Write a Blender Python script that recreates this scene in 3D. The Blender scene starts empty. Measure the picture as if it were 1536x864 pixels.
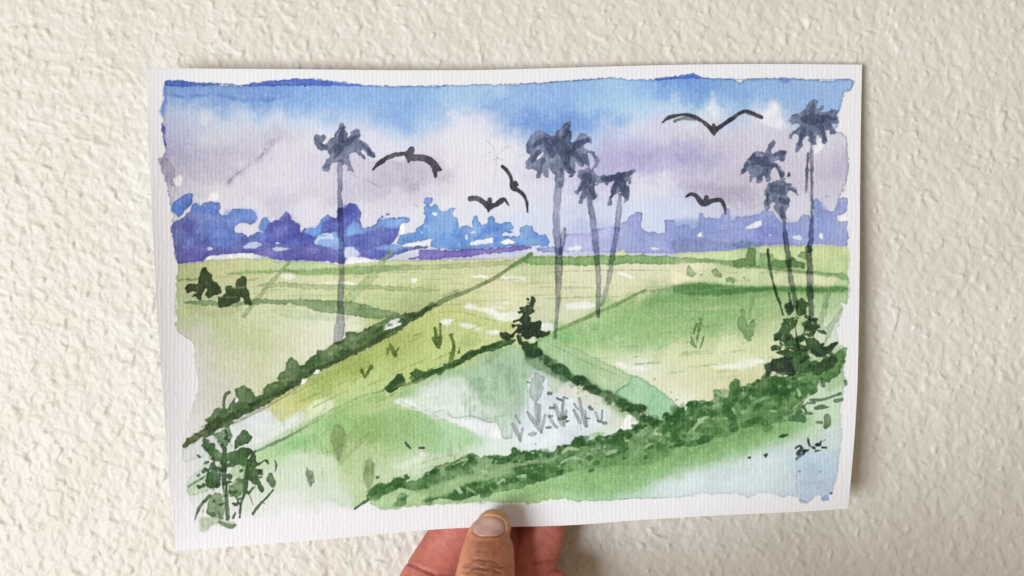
import bpy, bmesh, math, random
import numpy as np
from mathutils import Vector
from mathutils.bvhtree import BVHTree

S = bpy.context.scene
C = S.collection
random.seed(5)

# ------------------------------------------------------------------ camera
LENS, PXW, PXH = 35.0, 1536.0, 864.0
K = 36.0 / LENS / PXW                 # tangent per photo pixel
D = 0.26e-3 / K                       # camera to wall; 0.26 mm per pixel on the wall
cam = bpy.data.objects.new('camera', bpy.data.cameras.new('camera'))
C.objects.link(cam)
cam.data.lens = LENS; cam.data.sensor_width = 36.0
cam.data.clip_start = 0.01; cam.data.clip_end = 50
cam.location = (0, -D, 0); cam.rotation_euler = (math.radians(90), 0, 0)
S.camera = cam
S.render.resolution_x, S.render.resolution_y = 1024, 576

# ------------------------------------------------------------------ light
wd = bpy.data.worlds.new('World'); S.world = wd; wd.use_nodes = True
bg = wd.node_tree.nodes['Background']
bg.inputs[0].default_value = (1.0, 0.79, 0.55, 1); bg.inputs[1].default_value = 0.265

def area(name, loc, target, size, power, col):
    l = bpy.data.lights.new(name, 'AREA'); l.shape = 'RECTANGLE'
    l.size, l.size_y = size; l.energy = power; l.color = col
    o = bpy.data.objects.new(name, l); C.objects.link(o)
    o.location = loc
    o.rotation_euler = (Vector(target) - Vector(loc)).to_track_quat('-Z', 'Y').to_euler()
    return o
area('window_light', (-1.42, -1.90, -0.56), (0.0, 0, 0.0), (1.05, 1.05), 65.0, (0.945, 0.99, 1.03))
area('room_light', (0.1, -1.1, 1.3), (0, 0, 0), (1.0, 0.6), 2.5, (1.0, 0.98, 0.95))

S.view_settings.view_transform = 'Standard'; S.view_settings.look = 'None'
S.view_settings.exposure = 0.0; S.view_settings.gamma = 1.0

# ------------------------------------------------------------------ helpers
def P(px, py, off):
    """photo pixel + distance in front of the wall (m) -> world (arrays allowed)"""
    d = D - off
    return (px - 768) * K * d, -off + 0 * px, -(py - 432) * K * d

def vnoise(h, w, sy, sx, seed, smooth=True):
    """value noise, cell sizes sy, sx in samples, 0..1"""
    r = np.random.RandomState(seed)
    gh, gw = int(h / sy) + 3, int(w / sx) + 3
    g = r.rand(gh, gw)
    y = np.arange(h) / sy; x = np.arange(w) / sx
    y0 = y.astype(int); x0 = x.astype(int); fy = y - y0; fx = x - x0
    if smooth:
        fy = fy * fy * (3 - 2 * fy); fx = fx * fx * (3 - 2 * fx)
    fy = fy[:, None]; fx = fx[None, :]
    a = g[y0][:, x0]; b = g[y0][:, x0 + 1]; c = g[y0 + 1][:, x0]; d = g[y0 + 1][:, x0 + 1]
    return (a * (1 - fx) + b * fx) * (1 - fy) + (c * (1 - fx) + d * fx) * fy

def fbm(h, w, sc, seed, octs=4, asp=1.0):
    o = np.zeros((h, w)); amp = 1.0; tot = 0
    for i in range(octs):
        s = max(sc / 2 ** i, 1.01)
        o += amp * vnoise(h, w, s * asp, s, seed + i * 17); tot += amp; amp *= 0.55
    return o / tot

def noise_at(X, Y, seed):
    """hash value noise evaluated anywhere"""
    x0 = np.floor(X).astype(np.int64); y0 = np.floor(Y).astype(np.int64)
    fx = X - x0; fy = Y - y0
    fx = fx * fx * fx * (fx * (fx * 6 - 15) + 10); fy = fy * fy * fy * (fy * (fy * 6 - 15) + 10)
    T = np.random.RandomState(seed).rand(256, 256)
    g = lambda i, j: T[(y0 + j) & 255, (x0 + i) & 255]
    return (g(0, 0) * (1 - fx) + g(1, 0) * fx) * (1 - fy) + (g(0, 1) * (1 - fx) + g(1, 1) * fx) * fy

def grid_mesh(name, co, faces, smooth=True):
    me = bpy.data.meshes.new(name)
    me.vertices.add(len(co)); me.vertices.foreach_set('co', co.astype(np.float32).ravel())
    n = len(faces)
    me.loops.add(n * 4); me.loops.foreach_set('vertex_index', faces.astype(np.int32).ravel())
    me.polygons.add(n)
    me.polygons.foreach_set('loop_start', np.arange(0, n * 4, 4, dtype=np.int32))
    me.polygons.foreach_set('use_smooth', np.full(n, smooth))
    me.update(calc_edges=True)
    return me

def link(name, me, mat=None, parent=None):
    o = bpy.data.objects.new(name, me); C.objects.link(o)
    if mat: me.materials.append(mat)
    if parent: o.parent = parent
    return o

def nodes(name):
    m = bpy.data.materials.new(name); m.use_nodes = True
    return m, m.node_tree.nodes, m.node_tree.links, m.node_tree.nodes['Principled BSDF']

def lin(c):
    c = np.asarray(c, float) / 255.0
    return np.where(c <= 0.04045, c / 12.92, ((c + 0.055) / 1.055) ** 2.4)

# ------------------------------------------------------------------ wall
def build_wall():
    fine_x = np.arange(-140, 1680, 1.6); fine_y = np.arange(-120, 990, 1.6)
    out = lambda a, b, n: np.linspace(a, b, n)
    xs = np.concatenate([out(-3000, -150, 90)[:-1], fine_x, out(1690, 4600, 90)])
    ys = np.concatenate([out(-2400, -130, 80)[:-1], fine_y, out(1000, 3300, 80)])
    X, Y = np.meshgrid(xs, ys)
    wx = X + 3 * (noise_at(X / 13, Y / 13, 3) - .5) * 2; wy = Y + 3 * (noise_at(X / 13, Y / 13, 4) - .5) * 2
    def rot(sx, sy, deg, seed):
        a = math.radians(deg); return noise_at((wx * math.cos(a) - wy * math.sin(a)) / sx, (wx * math.sin(a) + wy * math.cos(a)) / sy, seed)
    # rounded grains of plaster leaning a little to the left
    h = .54 * rot(8, 12, 22, 11) + .5 * rot(9.2, 11, 60, 12) + .33 * rot(4.5, 5.8, 10, 14) + .45 * rot(26, 30, 35, 13) + .12 * rot(2.6, 2.9, 50, 15)
    pim = np.clip((rot(9, 10, 75, 16) - .70) / .25, 0, 1)
    h += .75 * pim * pim
    # a scratched fleck of plaster near the top
    for (x0, y0, x1, y1, hh) in ((997, 62, 1010, 48, .5), (1010, 48, 1018, 60, .4), (990, 70, 1013, 71, .45)):
        dx, dy = x1 - x0, y1 - y0
        t = np.clip(((X - x0) * dx + (Y - y0) * dy) / (dx * dx + dy * dy), 0, 1)
        dd = np.hypot(X - x0 - t * dx, Y - y0 - t * dy)
        h += hh * np.exp(-(dd / 1.6) ** 2)
    off = (h - 1.0) * 0.67e-3
    x, y, z = P(X, Y, off * 0)
    co = np.stack([x, -off, z], -1).reshape(-1, 3)
    ny, nx = X.shape
    i = np.arange(ny * nx).reshape(ny, nx)
    f = np.stack([i[1:, :-1], i[1:, 1:], i[:-1, 1:], i[:-1, :-1]], -1).reshape(-1, 4)
    m, N, L, b = nodes('cream_stucco')
    tc = N.new('ShaderNodeTexCoord')
    nz = N.new('ShaderNodeTexNoise'); nz.inputs['Scale'].default_value = 38; nz.inputs['Detail'].default_value = 5
    L.new(tc.outputs['Object'], nz.inputs['Vector'])
    cr = N.new('ShaderNodeValToRGB')
    cr.color_ramp.elements[0].position = .3; cr.color_ramp.elements[0].color = (.67, .634, .558, 1)
    cr.color_ramp.elements[1].position = .75; cr.color_ramp.elements[1].color = (.722, .696, .634, 1)
    L.new(nz.outputs['Fac'], cr.inputs['Fac']); L.new(cr.outputs['Color'], b.inputs['Base Color'])
    fine = N.new('ShaderNodeTexNoise'); fine.inputs['Scale'].default_value = 900; fine.inputs['Detail'].default_value = 4
    L.new(tc.outputs['Object'], fine.inputs['Vector'])
    bp = N.new('ShaderNodeBump'); bp.inputs['Strength'].default_value = .35; bp.inputs['Distance'].default_value = .0005
    L.new(fine.outputs['Fac'], bp.inputs['Height']); L.new(bp.outputs['Normal'], b.inputs['Normal'])
    b.inputs['Roughness'].default_value = .5; b.inputs['Specular IOR Level'].default_value = .35
    w = link('wall', grid_mesh('wall', co, f), m)
    w['label'] = 'cream stucco wall with rough lumpy plaster behind the painting'; w['category'] = 'wall'
build_wall()

# ------------------------------------------------------------------ the watercolour: pigment laid on a raster of the sheet
RX, RY, SC = 205.0, 80.0, 1.25
RW, RH = int(1100 * SC), int(760 * SC)
GY, GX = np.meshgrid(np.arange(RH) / SC + RY, np.arange(RW) / SC + RX, indexing='ij')
WHITE = np.array([238., 236., 241.])
IMG = np.ones((RH, RW, 3)) * WHITE
EID = np.zeros((RH, RW), np.int16)
ELEMENTS = [('paper_sheet', 'ribbed white watercolour paper with unpainted margin')]
def element(name, label=None):
    ELEMENTS.append((name, label)); return len(ELEMENTS) - 1

NZ = [fbm(RH, RW, 26 * SC, 100 + i * 31, 4) for i in range(4)]
NF = [fbm(RH, RW, 7 * SC, 300 + i * 31, 3) for i in range(3)]
for lst in (NZ, NF):
    for i, n in enumerate(lst):
        n = (n - n.mean()) / n.std(); lst[i] = np.clip(.5 + n * .22, 0, 1)

def blur(m, s):
    s *= SC
    r = int(round(math.sqrt(s * s * 12 / 3 + 1) / 2 - .5 + .01))
    if r < 1: return m
    for ax in (0, 1):
        for _ in range(3):
            pad = [(0, 0)] * m.ndim; pad[ax] = (r + 1, r)
            c = np.cumsum(np.pad(m, pad, mode='edge'), axis=ax)
            n = m.shape[ax]
            m = (np.take(c, np.arange(n) + 2 * r + 1, ax) - np.take(c, np.arange(n), ax)) / (2 * r + 1)
    return m

ORG = dict(a1=(200, 80), b1=(460, 80), c1=(720, 80), d1=(1010, 80), a2=(200, 260), b2=(460, 260), c2=(720, 260), d2=(1010, 260),
           a3=(200, 440), b3=(460, 440), c3=(720, 440), d3=(1010, 440), a4=(220, 630), b4=(460, 630), c4=(720, 620), d4=(1010, 600))
def Z(tag, s=None):
    """traced outline: 'x,y x,y' in one of the enlarged views -> photo pixels"""
    out = []
    for tok in s.split():
        if tok in ORG or tok == 'px': tag = tok; continue
        v = [float(q) for q in tok.split(',')]
        if tag == 'px': out.append(v)
        else:
            o = ORG[tag]; out.append([o[0] + v[0] / 4.32, o[1] + v[1] / 4.32] + [q / 4.32 for q in v[2:]])
    return np.array(out)

def smooth_closed(p):
    q = []
    m = len(p)
    for i in range(m):
        p0, p1, p2, p3 = p[i - 1], p[i], p[(i + 1) % m], p[(i + 2) % m]
        l = np.hypot(*(p2 - p1)) + 1e-9
        m1 = (p2 - p0); m1 = m1 / (np.hypot(*m1) + 1e-9) * l * .5
        m2 = (p3 - p1); m2 = m2 / (np.hypot(*m2) + 1e-9) * l * .5
        k = max(2, min(40, int(l / 1.5)))
        for j in range(k):
            t = j / k
            q.append((2 * t ** 3 - 3 * t ** 2 + 1) * p1 + (t ** 3 - 2 * t ** 2 + t) * m1 + (3 * t ** 2 - 2 * t ** 3) * p2 + (t ** 3 - t ** 2) * m2)
    return np.array(q)

def window(p, pad):
    x0 = max(0, int((p[:, 0].min() - pad - RX) * SC)); x1 = min(RW, int((p[:, 0].max() + pad - RX) * SC) + 2)
    y0 = max(0, int((p[:, 1].min() - pad - RY) * SC)); y1 = min(RH, int((p[:, 1].max() + pad - RY) * SC) + 2)
    return y0, y1, x0, x1

def poly(pts, jit=.8, soft=.45, pad=None):
    p = smooth_closed(np.asarray(pts)[:, :2])
    s = np.random.RandomState(int(abs(p.sum())) % 100000)
    if jit:
        n = len(p); j = s.randn(n, 2)
        k = np.array([.25, .5, .25])
        for _ in range(2):
            j = k[0] * np.roll(j, 1, 0) + k[1] * j + k[2] * np.roll(j, -1, 0)
        p = p + j * jit * 1.9
    if pad is None: pad = 3 + soft * 3
    y0, y1, x0, x1 = window(p, pad)
    SS = 2
    ys = (np.arange((y1 - y0) * SS) + .5) / SS + y0 - .5; xs = (np.arange((x1 - x0) * SS) + .5) / SS + x0 - .5
    m = np.zeros((len(ys), len(xs)), bool)
    q = (p - [RX, RY]) * SC
    for (ax, ay), (bx, by) in zip(q, np.roll(q, -1, 0)):
        if ay == by: continue
        lo, hi = (ay, by) if ay < by else (by, ay)
        r0 = np.searchsorted(ys, lo); r1 = np.searchsorted(ys, hi)
        if r1 <= r0: continue
        xc = ax + (ys[r0:r1] - ay) * (bx - ax) / (by - ay)
        m[r0:r1] ^= xs[None, :] < xc[:, None]
    m = m.reshape(y1 - y0, SS, x1 - x0, SS).mean((1, 3))
    if soft > .3: m = blur(m, soft)
    return (y0, y1, x0, x1, m)

def stroke(pts, soft=.4, rough=.35):
    """brush stroke: x, y, radius per point"""
    p = np.asarray(pts, float)
    if p.shape[1] == 2: p = np.c_[p, np.full(len(p), 1.0)]
    q = [p[0]]
    for i in range(len(p) - 1):        # Catmull-Rom
        p0, p1, p2, p3 = p[max(i - 1, 0)], p[i], p[i + 1], p[min(i + 2, len(p) - 1)]
        for t in (.25, .5, .75, 1):
            q.append(.5 * (2 * p1 + (p2 - p0) * t + (2 * p0 - 5 * p1 + 4 * p2 - p3) * t * t + (3 * p1 - p0 - 3 * p2 + p3) * t ** 3))
    p = np.array(q)
    y0, y1, x0, x1 = window(p, p[:, 2].max() + 3 + 3 * soft)
    gx = GX[y0:y1, x0:x1]; gy = GY[y0:y1, x0:x1]
    best = np.full(gx.shape, 1e9)
    for a, b in zip(p[:-1], p[1:]):
        dx, dy = b[0] - a[0], b[1] - a[1]; l = dx * dx + dy * dy + 1e-9
        t = np.clip(((gx - a[0]) * dx + (gy - a[1]) * dy) / l, 0, 1)
        d = np.hypot(gx - a[0] - t * dx, gy - a[1] - t * dy) - (a[2] + (b[2] - a[2]) * t)
        best = np.minimum(best, d)
    if rough: best = best + (NF[1][y0:y1, x0:x1] - .5) * 2 * rough * 1.6
    m = np.clip(.5 - best * SC / (1 + 1.2 * max(soft - .4, 0)), 0, 1)
    if soft > 1: m = blur(m, soft)
    return (y0, y1, x0, x1, m)

def union(*ms):
    y0 = min(m[0] for m in ms); y1 = max(m[1] for m in ms); x0 = min(m[2] for m in ms); x1 = max(m[3] for m in ms)
    o = np.zeros((y1 - y0, x1 - x0))
    for m in ms:
        v = o[m[0] - y0:m[1] - y0, m[2] - x0:m[3] - x0]; np.maximum(v, m[4], out=v)
    return (y0, y1, x0, x1, o)

LAYER_N = [0]
def lay(m, col, a=1.0, mode='over', col2=None, var=.15, edge=.22, el=None, fine=.3, contrast=1.0):
    y0, y1, x0, x1, k = m
    if y1 <= y0 or x1 <= x0: return
    i = LAYER_N[0]; LAYER_N[0] += 1
    n = NZ[i % 4][y0:y1, x0:x1] * (1 - fine) + NF[i % 3][y0:y1, x0:x1] * fine
    n = np.clip(.5 + (n - .5) * 1.9 * contrast, 0, 1)[..., None]
    c1 = np.array(col, float); c2 = np.array(col2, float) if col2 is not None else np.minimum(c1 * 1.1 + 8, 255)
    c = c1 * (1 - n) + c2 * n
    if edge:
        e = np.clip(k - blur(k, 2.2), 0, .5)[..., None] * 2
        c = c * (1 - edge * e)
    n2 = NZ[(i + 2) % 4][y0:y1, x0:x1]
    al = np.clip(k * a * (1 - var * (n2 - .5) * 2), 0, 1)[..., None]
    v = IMG[y0:y1, x0:x1]
    if mode == 'mul': v *= 1 - al + al * c / 255
    else: v *= 1 - al; v += c * al
    if el is not None:
        EID[y0:y1, x0:x1][k > .5] = el

def L(s, col, a=.85, jit=.8, soft=.6, el=None, tag='a2', **kw): lay(poly(Z(tag, s), jit, soft), col, a, el=el, **kw)
def ST(s, col, a=.8, el=None, tag='a2', soft=.4, rough=.35, **kw): lay(stroke(Z(tag, s), soft, rough), col, a, el=el, **kw)

def field(points, sx, sy):
    """colours laid wet-in-wet: control points x,y,r,g,b blended smoothly"""
    pts = np.array(points, float)
    st = 4
    cy, cx = np.meshgrid(np.arange(0, RH + st, st) / SC + RY, np.arange(0, RW + st, st) / SC + RX, indexing='ij')
    num = np.zeros(cy.shape + (3,)); den = np.zeros(cy.shape)
    for x, y, r, g, b in pts:
        d2 = ((cx - x) / sx) ** 2 + ((cy - y) / sy) ** 2
        w = np.exp(-d2 / 2) + 2e-5 / (1 + d2)
        num += w[..., None] * [r, g, b]; den += w
    g = num / den[..., None]
    # bleed: warp the lookup
    wx = (NZ[0] - .5) * 26 + (NF[0] - .5) * 9; wy = (NZ[1] - .5) * 20 + (NF[1] - .5) * 9
    yy = np.clip(np.arange(RH)[:, None] + wy * SC, 0, RH - 1) / st; xx = np.clip(np.arange(RW)[None, :] + wx * SC, 0, RW - 1) / st
    i = yy.astype(int); j = xx.astype(int); fy = (yy - i)[..., None]; fx = (xx - j)[..., None]
    return (g[i, j] * (1 - fx) + g[i, j + 1] * fx) * (1 - fy) + (g[i + 1, j] * (1 - fx) + g[i + 1, j + 1] * fx) * fy

def wash(m, colours, el=None, edge=.2):
    y0, y1, x0, x1, k = m
    c = colours[y0:y1, x0:x1]
    e = np.clip(k - blur(k, 1.6), 0, .5)[..., None] * 2
    c = c * (1 - edge * e)
    v = IMG[y0:y1, x0:x1]; v *= 1 - k[..., None]; v += c * k[..., None]
    if el is not None: EID[y0:y1, x0:x1][k > .5] = el

def rows(xc, s):
    """'y:r,g,b ...' -> control points at column xc"""
    o = []
    for t in s.split():
        y, c = t.split(':'); o.append((xc, float(y)) + tuple(float(q) for q in c.split(',')))
    return o

# --- sky
SKY = []
for x, s in {
 258: '135:110,148,218 152:150,175,226 180:178,190,224 205:178,178,214 230:170,165,202 260:188,182,204 290:195,190,210 320:215,212,226',
 290: '135:108,150,220 150:118,158,220 164:178,200,234 185:190,202,228 205:190,192,220 230:178,174,204 260:188,182,206 290:205,200,216 320:222,218,232',
 330: '137:112,155,222 150:118,158,220 164:180,202,234 180:205,210,228 205:206,205,222 230:192,186,210 260:196,190,212 290:220,216,228 320:225,222,235',
 370: '140:112,152,224 152:118,160,226 166:170,198,238 182:205,210,230 205:204,200,222 230:198,190,214 260:216,212,228 290:216,210,226 320:222,218,235',
 420: '140:108,154,228 158:128,170,232 172:170,200,240 186:208,216,238 205:198,194,218 230:222,216,233 270:222,216,232 310:208,202,224',
 470: '140:122,168,232 160:138,182,238 174:170,202,242 187:215,222,242 210:225,222,238 250:216,211,231 290:215,208,226 320:225,220,235',
 530: '140:132,178,238 160:140,182,238 172:168,198,241 184:212,216,240 210:222,220,240 250:208,201,224 290:203,198,222 320:222,218,238',
 575: '140:134,180,238 160:138,180,238 178:160,194,240 195:205,216,242 225:225,222,240 255:200,190,214 280:200,192,214 310:220,216,232',
 608: '140:132,178,238 165:126,172,238 185:126,172,238 197:150,188,240 208:195,214,242 226:225,225,242 250:190,180,205 272:184,174,199 300:214,208,228 330:225,225,240',
 645: '140:138,184,240 165:146,188,240 180:180,206,242 200:222,224,242 230:222,215,232 256:202,194,216 290:220,215,232 320:225,225,240',
 700: '140:160,198,242 158:180,208,245 176:228,230,245 210:232,230,242 250:232,228,240 300:232,228,240 330:225,228,245',
 738: '135:168,204,245 156:116,162,235 172:190,208,243 190:228,229,243 230:232,230,240 300:230,228,241',
 770: '138:142,186,240 160:150,190,240 182:104,150,230 196:215,222,243 230:232,230,242 290:226,226,243 330:215,224,246',
 805: '140:138,182,240 165:140,184,240 178:104,150,230 196:112,154,230 212:188,206,241 240:222,220,240 290:222,220,240 330:215,222,245',
 840: '140:138,180,240 160:134,180,240 182:104,150,230 200:112,152,230 220:175,195,238 260:212,210,236 300:220,220,243 340:215,220,245',
 880: '140:140,186,242 160:160,202,246 180:106,152,232 196:150,190,240 215:192,206,242 250:190,188,228 285:200,200,236 320:205,212,243 345:190,200,238',
 915: '130:156,198,245 155:160,205,246 180:140,182,239 198:186,204,242 218:186,182,225 238:174,172,220 258:188,186,225 280:212,210,240 320:210,218,246',
 960: '130:148,193,245 155:163,207,246 175:188,214,248 195:215,218,242 215:190,188,225 235:168,164,211 255:184,180,222 280:225,222,242 320:212,222,248',
 1000: '125:106,158,235 143:126,178,240 168:186,213,245 196:210,208,232 220:182,177,216 240:184,180,220 265:225,220,240 300:208,214,245 330:205,220,248',
 1045: '128:102,153,230 150:118,172,238 170:192,214,240 192:225,224,240 212:190,182,215 236:166,162,210 260:195,190,220 290:190,180,206 318:205,215,243',
 1072: '128:118,166,233 150:148,186,238 172:225,230,240 192:216,214,233 212:196,188,216 236:182,176,214 260:200,194,220 290:176,165,194 318:202,206,232',
 1100: '130:128,174,235 160:138,184,238 180:172,200,238 195:206,206,230 215:206,199,222 240:208,200,225 270:199,191,214 292:178,166,193 314:200,198,224',
 1150: '130:138,180,238 152:138,181,238 166:212,220,238 176:222,224,238 200:213,208,229 230:210,202,225 270:205,198,218 300:200,195,215',
 1185: '130:138,178,236 155:142,181,238 178:160,188,237 195:208,206,229 215:206,198,224 240:206,198,222 280:204,197,219 310:214,212,230',
 1220: '130:145,182,237 155:142,182,239 185:158,188,236 205:212,214,230 225:222,220,234 240:202,194,220 280:204,197,219 310:214,212,230',
 1255: '130:148,184,238 150:143,184,240 172:148,187,240 200:215,212,230 230:194,184,214 260:193,183,213 285:205,198,220 310:210,215,235'}.items():
    SKY += rows(x, s)
sky_el = element('painted_sky', 'washed blue and lavender sky of the painting')
sky_poly = Z('px', '246,122 270,121 300,124 340,128 360,129 380,126 410,123 440,119 470,118 495,121 530,126 570,129 620,129 680,128 720,127 '
 '760,126 820,123 870,119 905,116 925,117 950,119 975,119 1000,117 1020,113 1040,111 1050,116 1100,119 1106,121 1116,119 1150,117 1180,117 1230,120 1278,119 '
 '1277,133 1266,142 1262,158 1258,172 1257,186 1253,196 1262,198 1270,206 1273,240 1270,275 1262,290 1258,300 1256,330 1256,388 800,390 520,392 270,392 258,350 258,330 258,318 '
 '252,290 247,268 239,245 247,231 246,215 243,190 241,186 245,182 244,172 241,165 247,148')
wash(poly(sky_poly, .9, .5), field(SKY, 16, 9.5), sky_el, edge=.3)
# hard edges where the top of the wash dried
top_band = Z('a1', '205,180 300,178 400,188 560,195 700,205 800,188 900,175 1000,168 1120,165 1200,180 1290,190 1290,208 1100,210 900,213 720,215 560,203 440,214 300,216 210,208')
lay(poly(top_band, .7), (66, 92, 202), .85, col2=(88, 122, 215), edge=.2)
lay(poly(Z('b1', '0,170 80,178 150,183 280,200 460,208 600,210 900,208 900,214 600,216 400,212 250,212 150,210 0,205'), .5), (66, 92, 205), .7, edge=.1)
lay(poly(Z('d1', 'c1 1130,170 1240,150 d1 0,152 60,148 100,137 145,138 180,158 120,165 0,166'), .6), (62, 92, 205), .8, edge=.2)
lay(poly(Z('d1', '690,165 725,160 760,170 740,192 705,188'), .8, 1), (90, 115, 215), .7)
lay(stroke(Z('d1', '180,160,2.5 400,170,2.5 600,162,3 860,172,2.5 1150,172,3 1150,225,2.5 1100,285,2.5')), (80, 110, 190), .55)
lay(stroke(Z('c1', '120,200,1.8 400,193,2.2 500,184,3 750,168,2.4 880,155,1.6')), (60, 80, 130), .5)
lay(stroke(Z('a1', '205,262,14 330,282,14 420,272,8 560,272,10 700,300,16 880,300,12 950,290,4'), 1.5, 1.4), (92, 135, 212), .72, fine=.7)
lay(poly(Z('a1', '178,460 197,458 208,540 210,600 200,600 190,540'), .8), (76, 64, 176), .85)
lay(poly(Z('a1', '208,215 215,300 205,400 185,410 174,370 190,330 200,250'), .8, .8), (88, 112, 206), .7)
lay(poly(Z('a1', '168,690 200,668 240,700 268,760 275,850 240,862 205,800 190,750 172,720'), .9, .8), (128, 112, 150), .75, col2=(165, 150, 180))
lay(poly(Z('a1', '265,800 295,790 325,800 312,850 272,858'), .8), (224, 217, 222), .8, edge=0)
lay(poly(Z('a1', '435,400 460,388 495,410 490,440 470,470 440,465'), .9, 1.2), (222, 222, 228), .5, edge=0)
lay(poly(Z('a2', '488,155 520,120 548,135 560,172 520,172 492,186'), .8, .7), (226, 224, 234), .75, edge=0)
lay(stroke(Z('a1', '600,850,10 680,775,14 760,715,12 840,650,12 900,580,12 960,540,8'), 2.5, 1.5), (150, 135, 165), .55, fine=.8)
lay(stroke(Z('a1', '600,850,3 680,775,5 740,735,3 790,690,4 840,650,4 860,590,3'), .6, 1.2), (112, 106, 124), .35, fine=.8)
lay(stroke(Z('d2', '1130,70,2 1110,110,3 1085,150,2')), (150, 135, 165), .5)
lay(poly(Z('d1', '250,240 262,235 275,300 290,360 290,430 270,440 240,380 210,370 245,300'), .8, 1.6), (222, 228, 240), .6, edge=0)
lay(poly(Z('d1', '625,320 650,305 690,370 720,440 755,490 700,500 600,470 560,440 580,390 610,360'), 1.2, 2.2), (217, 215, 230), .75, edge=0)
lay(poly(Z('d1', '930,560 990,560 970,600 930,650 910,640'), .7, 1), (222, 226, 236), .85, edge=0)
# granulated lavender clouds, fine bloom edges
for m, c, a in ((poly(Z('c1', '860,620 960,560 1080,545 1180,590 1290,560 1290,740 1180,700 1080,760 960,740 840,790 780,700'), 2, 5), (172, 165, 214), .35),
                (poly(Z('d1', '0,540 60,530 130,560 190,560 160,640 80,720 0,760'), 2, 4), (168, 160, 208), .35),
                (poly(Z('b1', '430,790 560,720 660,730 760,720 850,790 800,862 480,862'), 2, 6), (182, 170, 198), .35),
                (poly(Z('d2', '260,140 400,120 520,130 560,200 420,230 350,190'), 2, 6), (172, 158, 188), .4)):
    lay(m, c, a, edge=.05, fine=.6)

# --- distant trees
tl = element('painted_tree_line', 'deep blue silhouettes of far trees')
BLU = (80, 88, 172)
lay(poly(Z('a2', '248,205 300,165 345,130 385,125 383,180 360,215 330,250 300,280 262,255 250,230')), (72, 106, 192), .95, el=tl, edge=.15)
lay(poly(Z('a2', '245,345 295,300 320,285 345,265 365,245 385,205 415,195 435,212 450,195 470,185 490,195 510,180 535,178 555,190 560,225 550,255 575,272 '
 '615,265 640,240 675,230 720,232 760,235 785,255 800,285 795,315 770,335 735,325 705,318 680,330 660,345 655,365 670,380 700,385 730,395 740,415 760,400 800,388 '
 '850,380 820,365 815,340 835,295 860,288 885,310 890,320 920,300 950,295 965,270 990,245 1015,260 1022,300 1060,315 1080,345 1082,385 1110,360 1180,355 1200,340 1215,300 '
 '1250,272 1296,285 b2 195,285 200,235 225,225 260,218 270,195 300,195 330,215 355,250 350,285 345,315 355,350 400,355 430,335 455,325 455,300 475,290 500,300 520,285 580,290 620,285 660,290 660,320 620,320 '
 '600,335 595,350 602,366 592,400 575,430 550,460 600,465 700,465 770,470 790,484 720,490 650,505 590,530 560,535 510,560 470,562 400,550 340,540 275,545 250,570 240,588 180,580 0,565 a2 '
 '1000,565 920,558 860,540 800,525 720,517 640,522 520,535 480,540 450,570 400,575 330,585 290,585 275,550 272,490 265,450 250,410')), BLU, .95, col2=(102, 124, 206), el=tl, contrast=1.3)
for s, c, a in (('a2 640,245 700,232 770,240 798,285 790,318 740,322 690,312 650,330 620,330 600,300 610,275', (88, 128, 208), .75),
                ('a2 818,350 835,298 862,290 885,318 870,360 840,378', (96, 138, 212), .75),
                ('a2 385,210 415,198 435,215 510,185 550,190 558,230 540,270 480,270 400,260 370,255', (76, 112, 200), .6),
                ('a2 500,300 560,330 640,370 680,400 640,480 560,480 500,440', (84, 118, 206), .55),
                ('a2 1100,365 1180,358 1210,320 1250,280 1240,380 1190,400 1170,415', (100, 145, 225), .8),
                ('b2 75,345 95,302 130,275 160,285 120,310 100,350 95,385 60,400 20,395 0,355', (100, 145, 225), .8),
                ('b2 250,390 300,310 345,330 360,355 400,360 455,325 480,295 590,290 655,292 655,318 600,325 590,352 500,352 400,380 300,405', (108, 155, 228), .85),
                ('b2 245,480 250,420 290,420 300,470 280,510 260,530', (100, 140, 220), .6),
                ('b2 440,490 500,470 560,450 600,460 700,468 680,480 600,492 520,500', (128, 170, 235), .8)):
    lay(poly(Z('a2', s), 1.1, 1.3), c, a, edge=.05, fine=.7, var=.5)
lay(poly(Z('b2', '295,412 350,392 430,372 500,355 600,366 590,400 560,445 490,465 440,490 520,500 570,518 505,558 470,560 400,548 340,538 275,520 248,470 248,430'), .8, .7), (78, 80, 182), .6, col2=(98, 110, 204))
lay(poly(Z('b2', '105,310 195,290 205,235 270,200 310,200 345,250 290,320 240,385 90,385 70,400 95,370'), .8, .7), (68, 70, 172), .65, col2=(86, 96, 196))
lay(poly(Z('a2', '850,370 890,325 960,295 990,255 1015,270 1025,305 1075,335 1082,390 1140,398 1175,425 1160,455 1050,470 900,460 850,440'), .8, 1.4), (68, 70, 172), .55)
lay(poly(Z('a2', '272,495 420,488 560,492 700,490 850,494 860,468 1000,470 1100,455 1180,470 b2 30,470 140,480 200,505 245,560 238,585 180,578 0,565 a2 1000,565 920,558 860,540 800,525 720,517 640,522 520,535 480,540 450,570 330,585 290,585'), .6, .8), (88, 80, 164), .65, col2=(110, 106, 194))
lay(poly(Z('b2', '48,440 75,405 120,390 205,388 225,420 240,480 200,492 130,475 70,465'), .8), (130, 172, 236), .95, edge=.1)
for s in ('a2 705,475 740,455 780,445 820,452 830,470 790,485 740,487', 'a2 475,488 495,476 515,490 495,500', 'a2 900,490 950,478 1005,488 970,500 920,502', 'a2 915,452 935,442 955,455 935,460',
          'b2 50,440 78,408 110,408 170,405 168,428 120,425 85,428 70,440 65,462', 'b2 110,395 160,388 170,400 130,402', 'b2 245,480 300,480 350,520 330,540 280,550 250,545 240,515', ):
    lay(poly(Z('a2', s), .6), (206, 212, 238), .8, edge=0)
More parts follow.
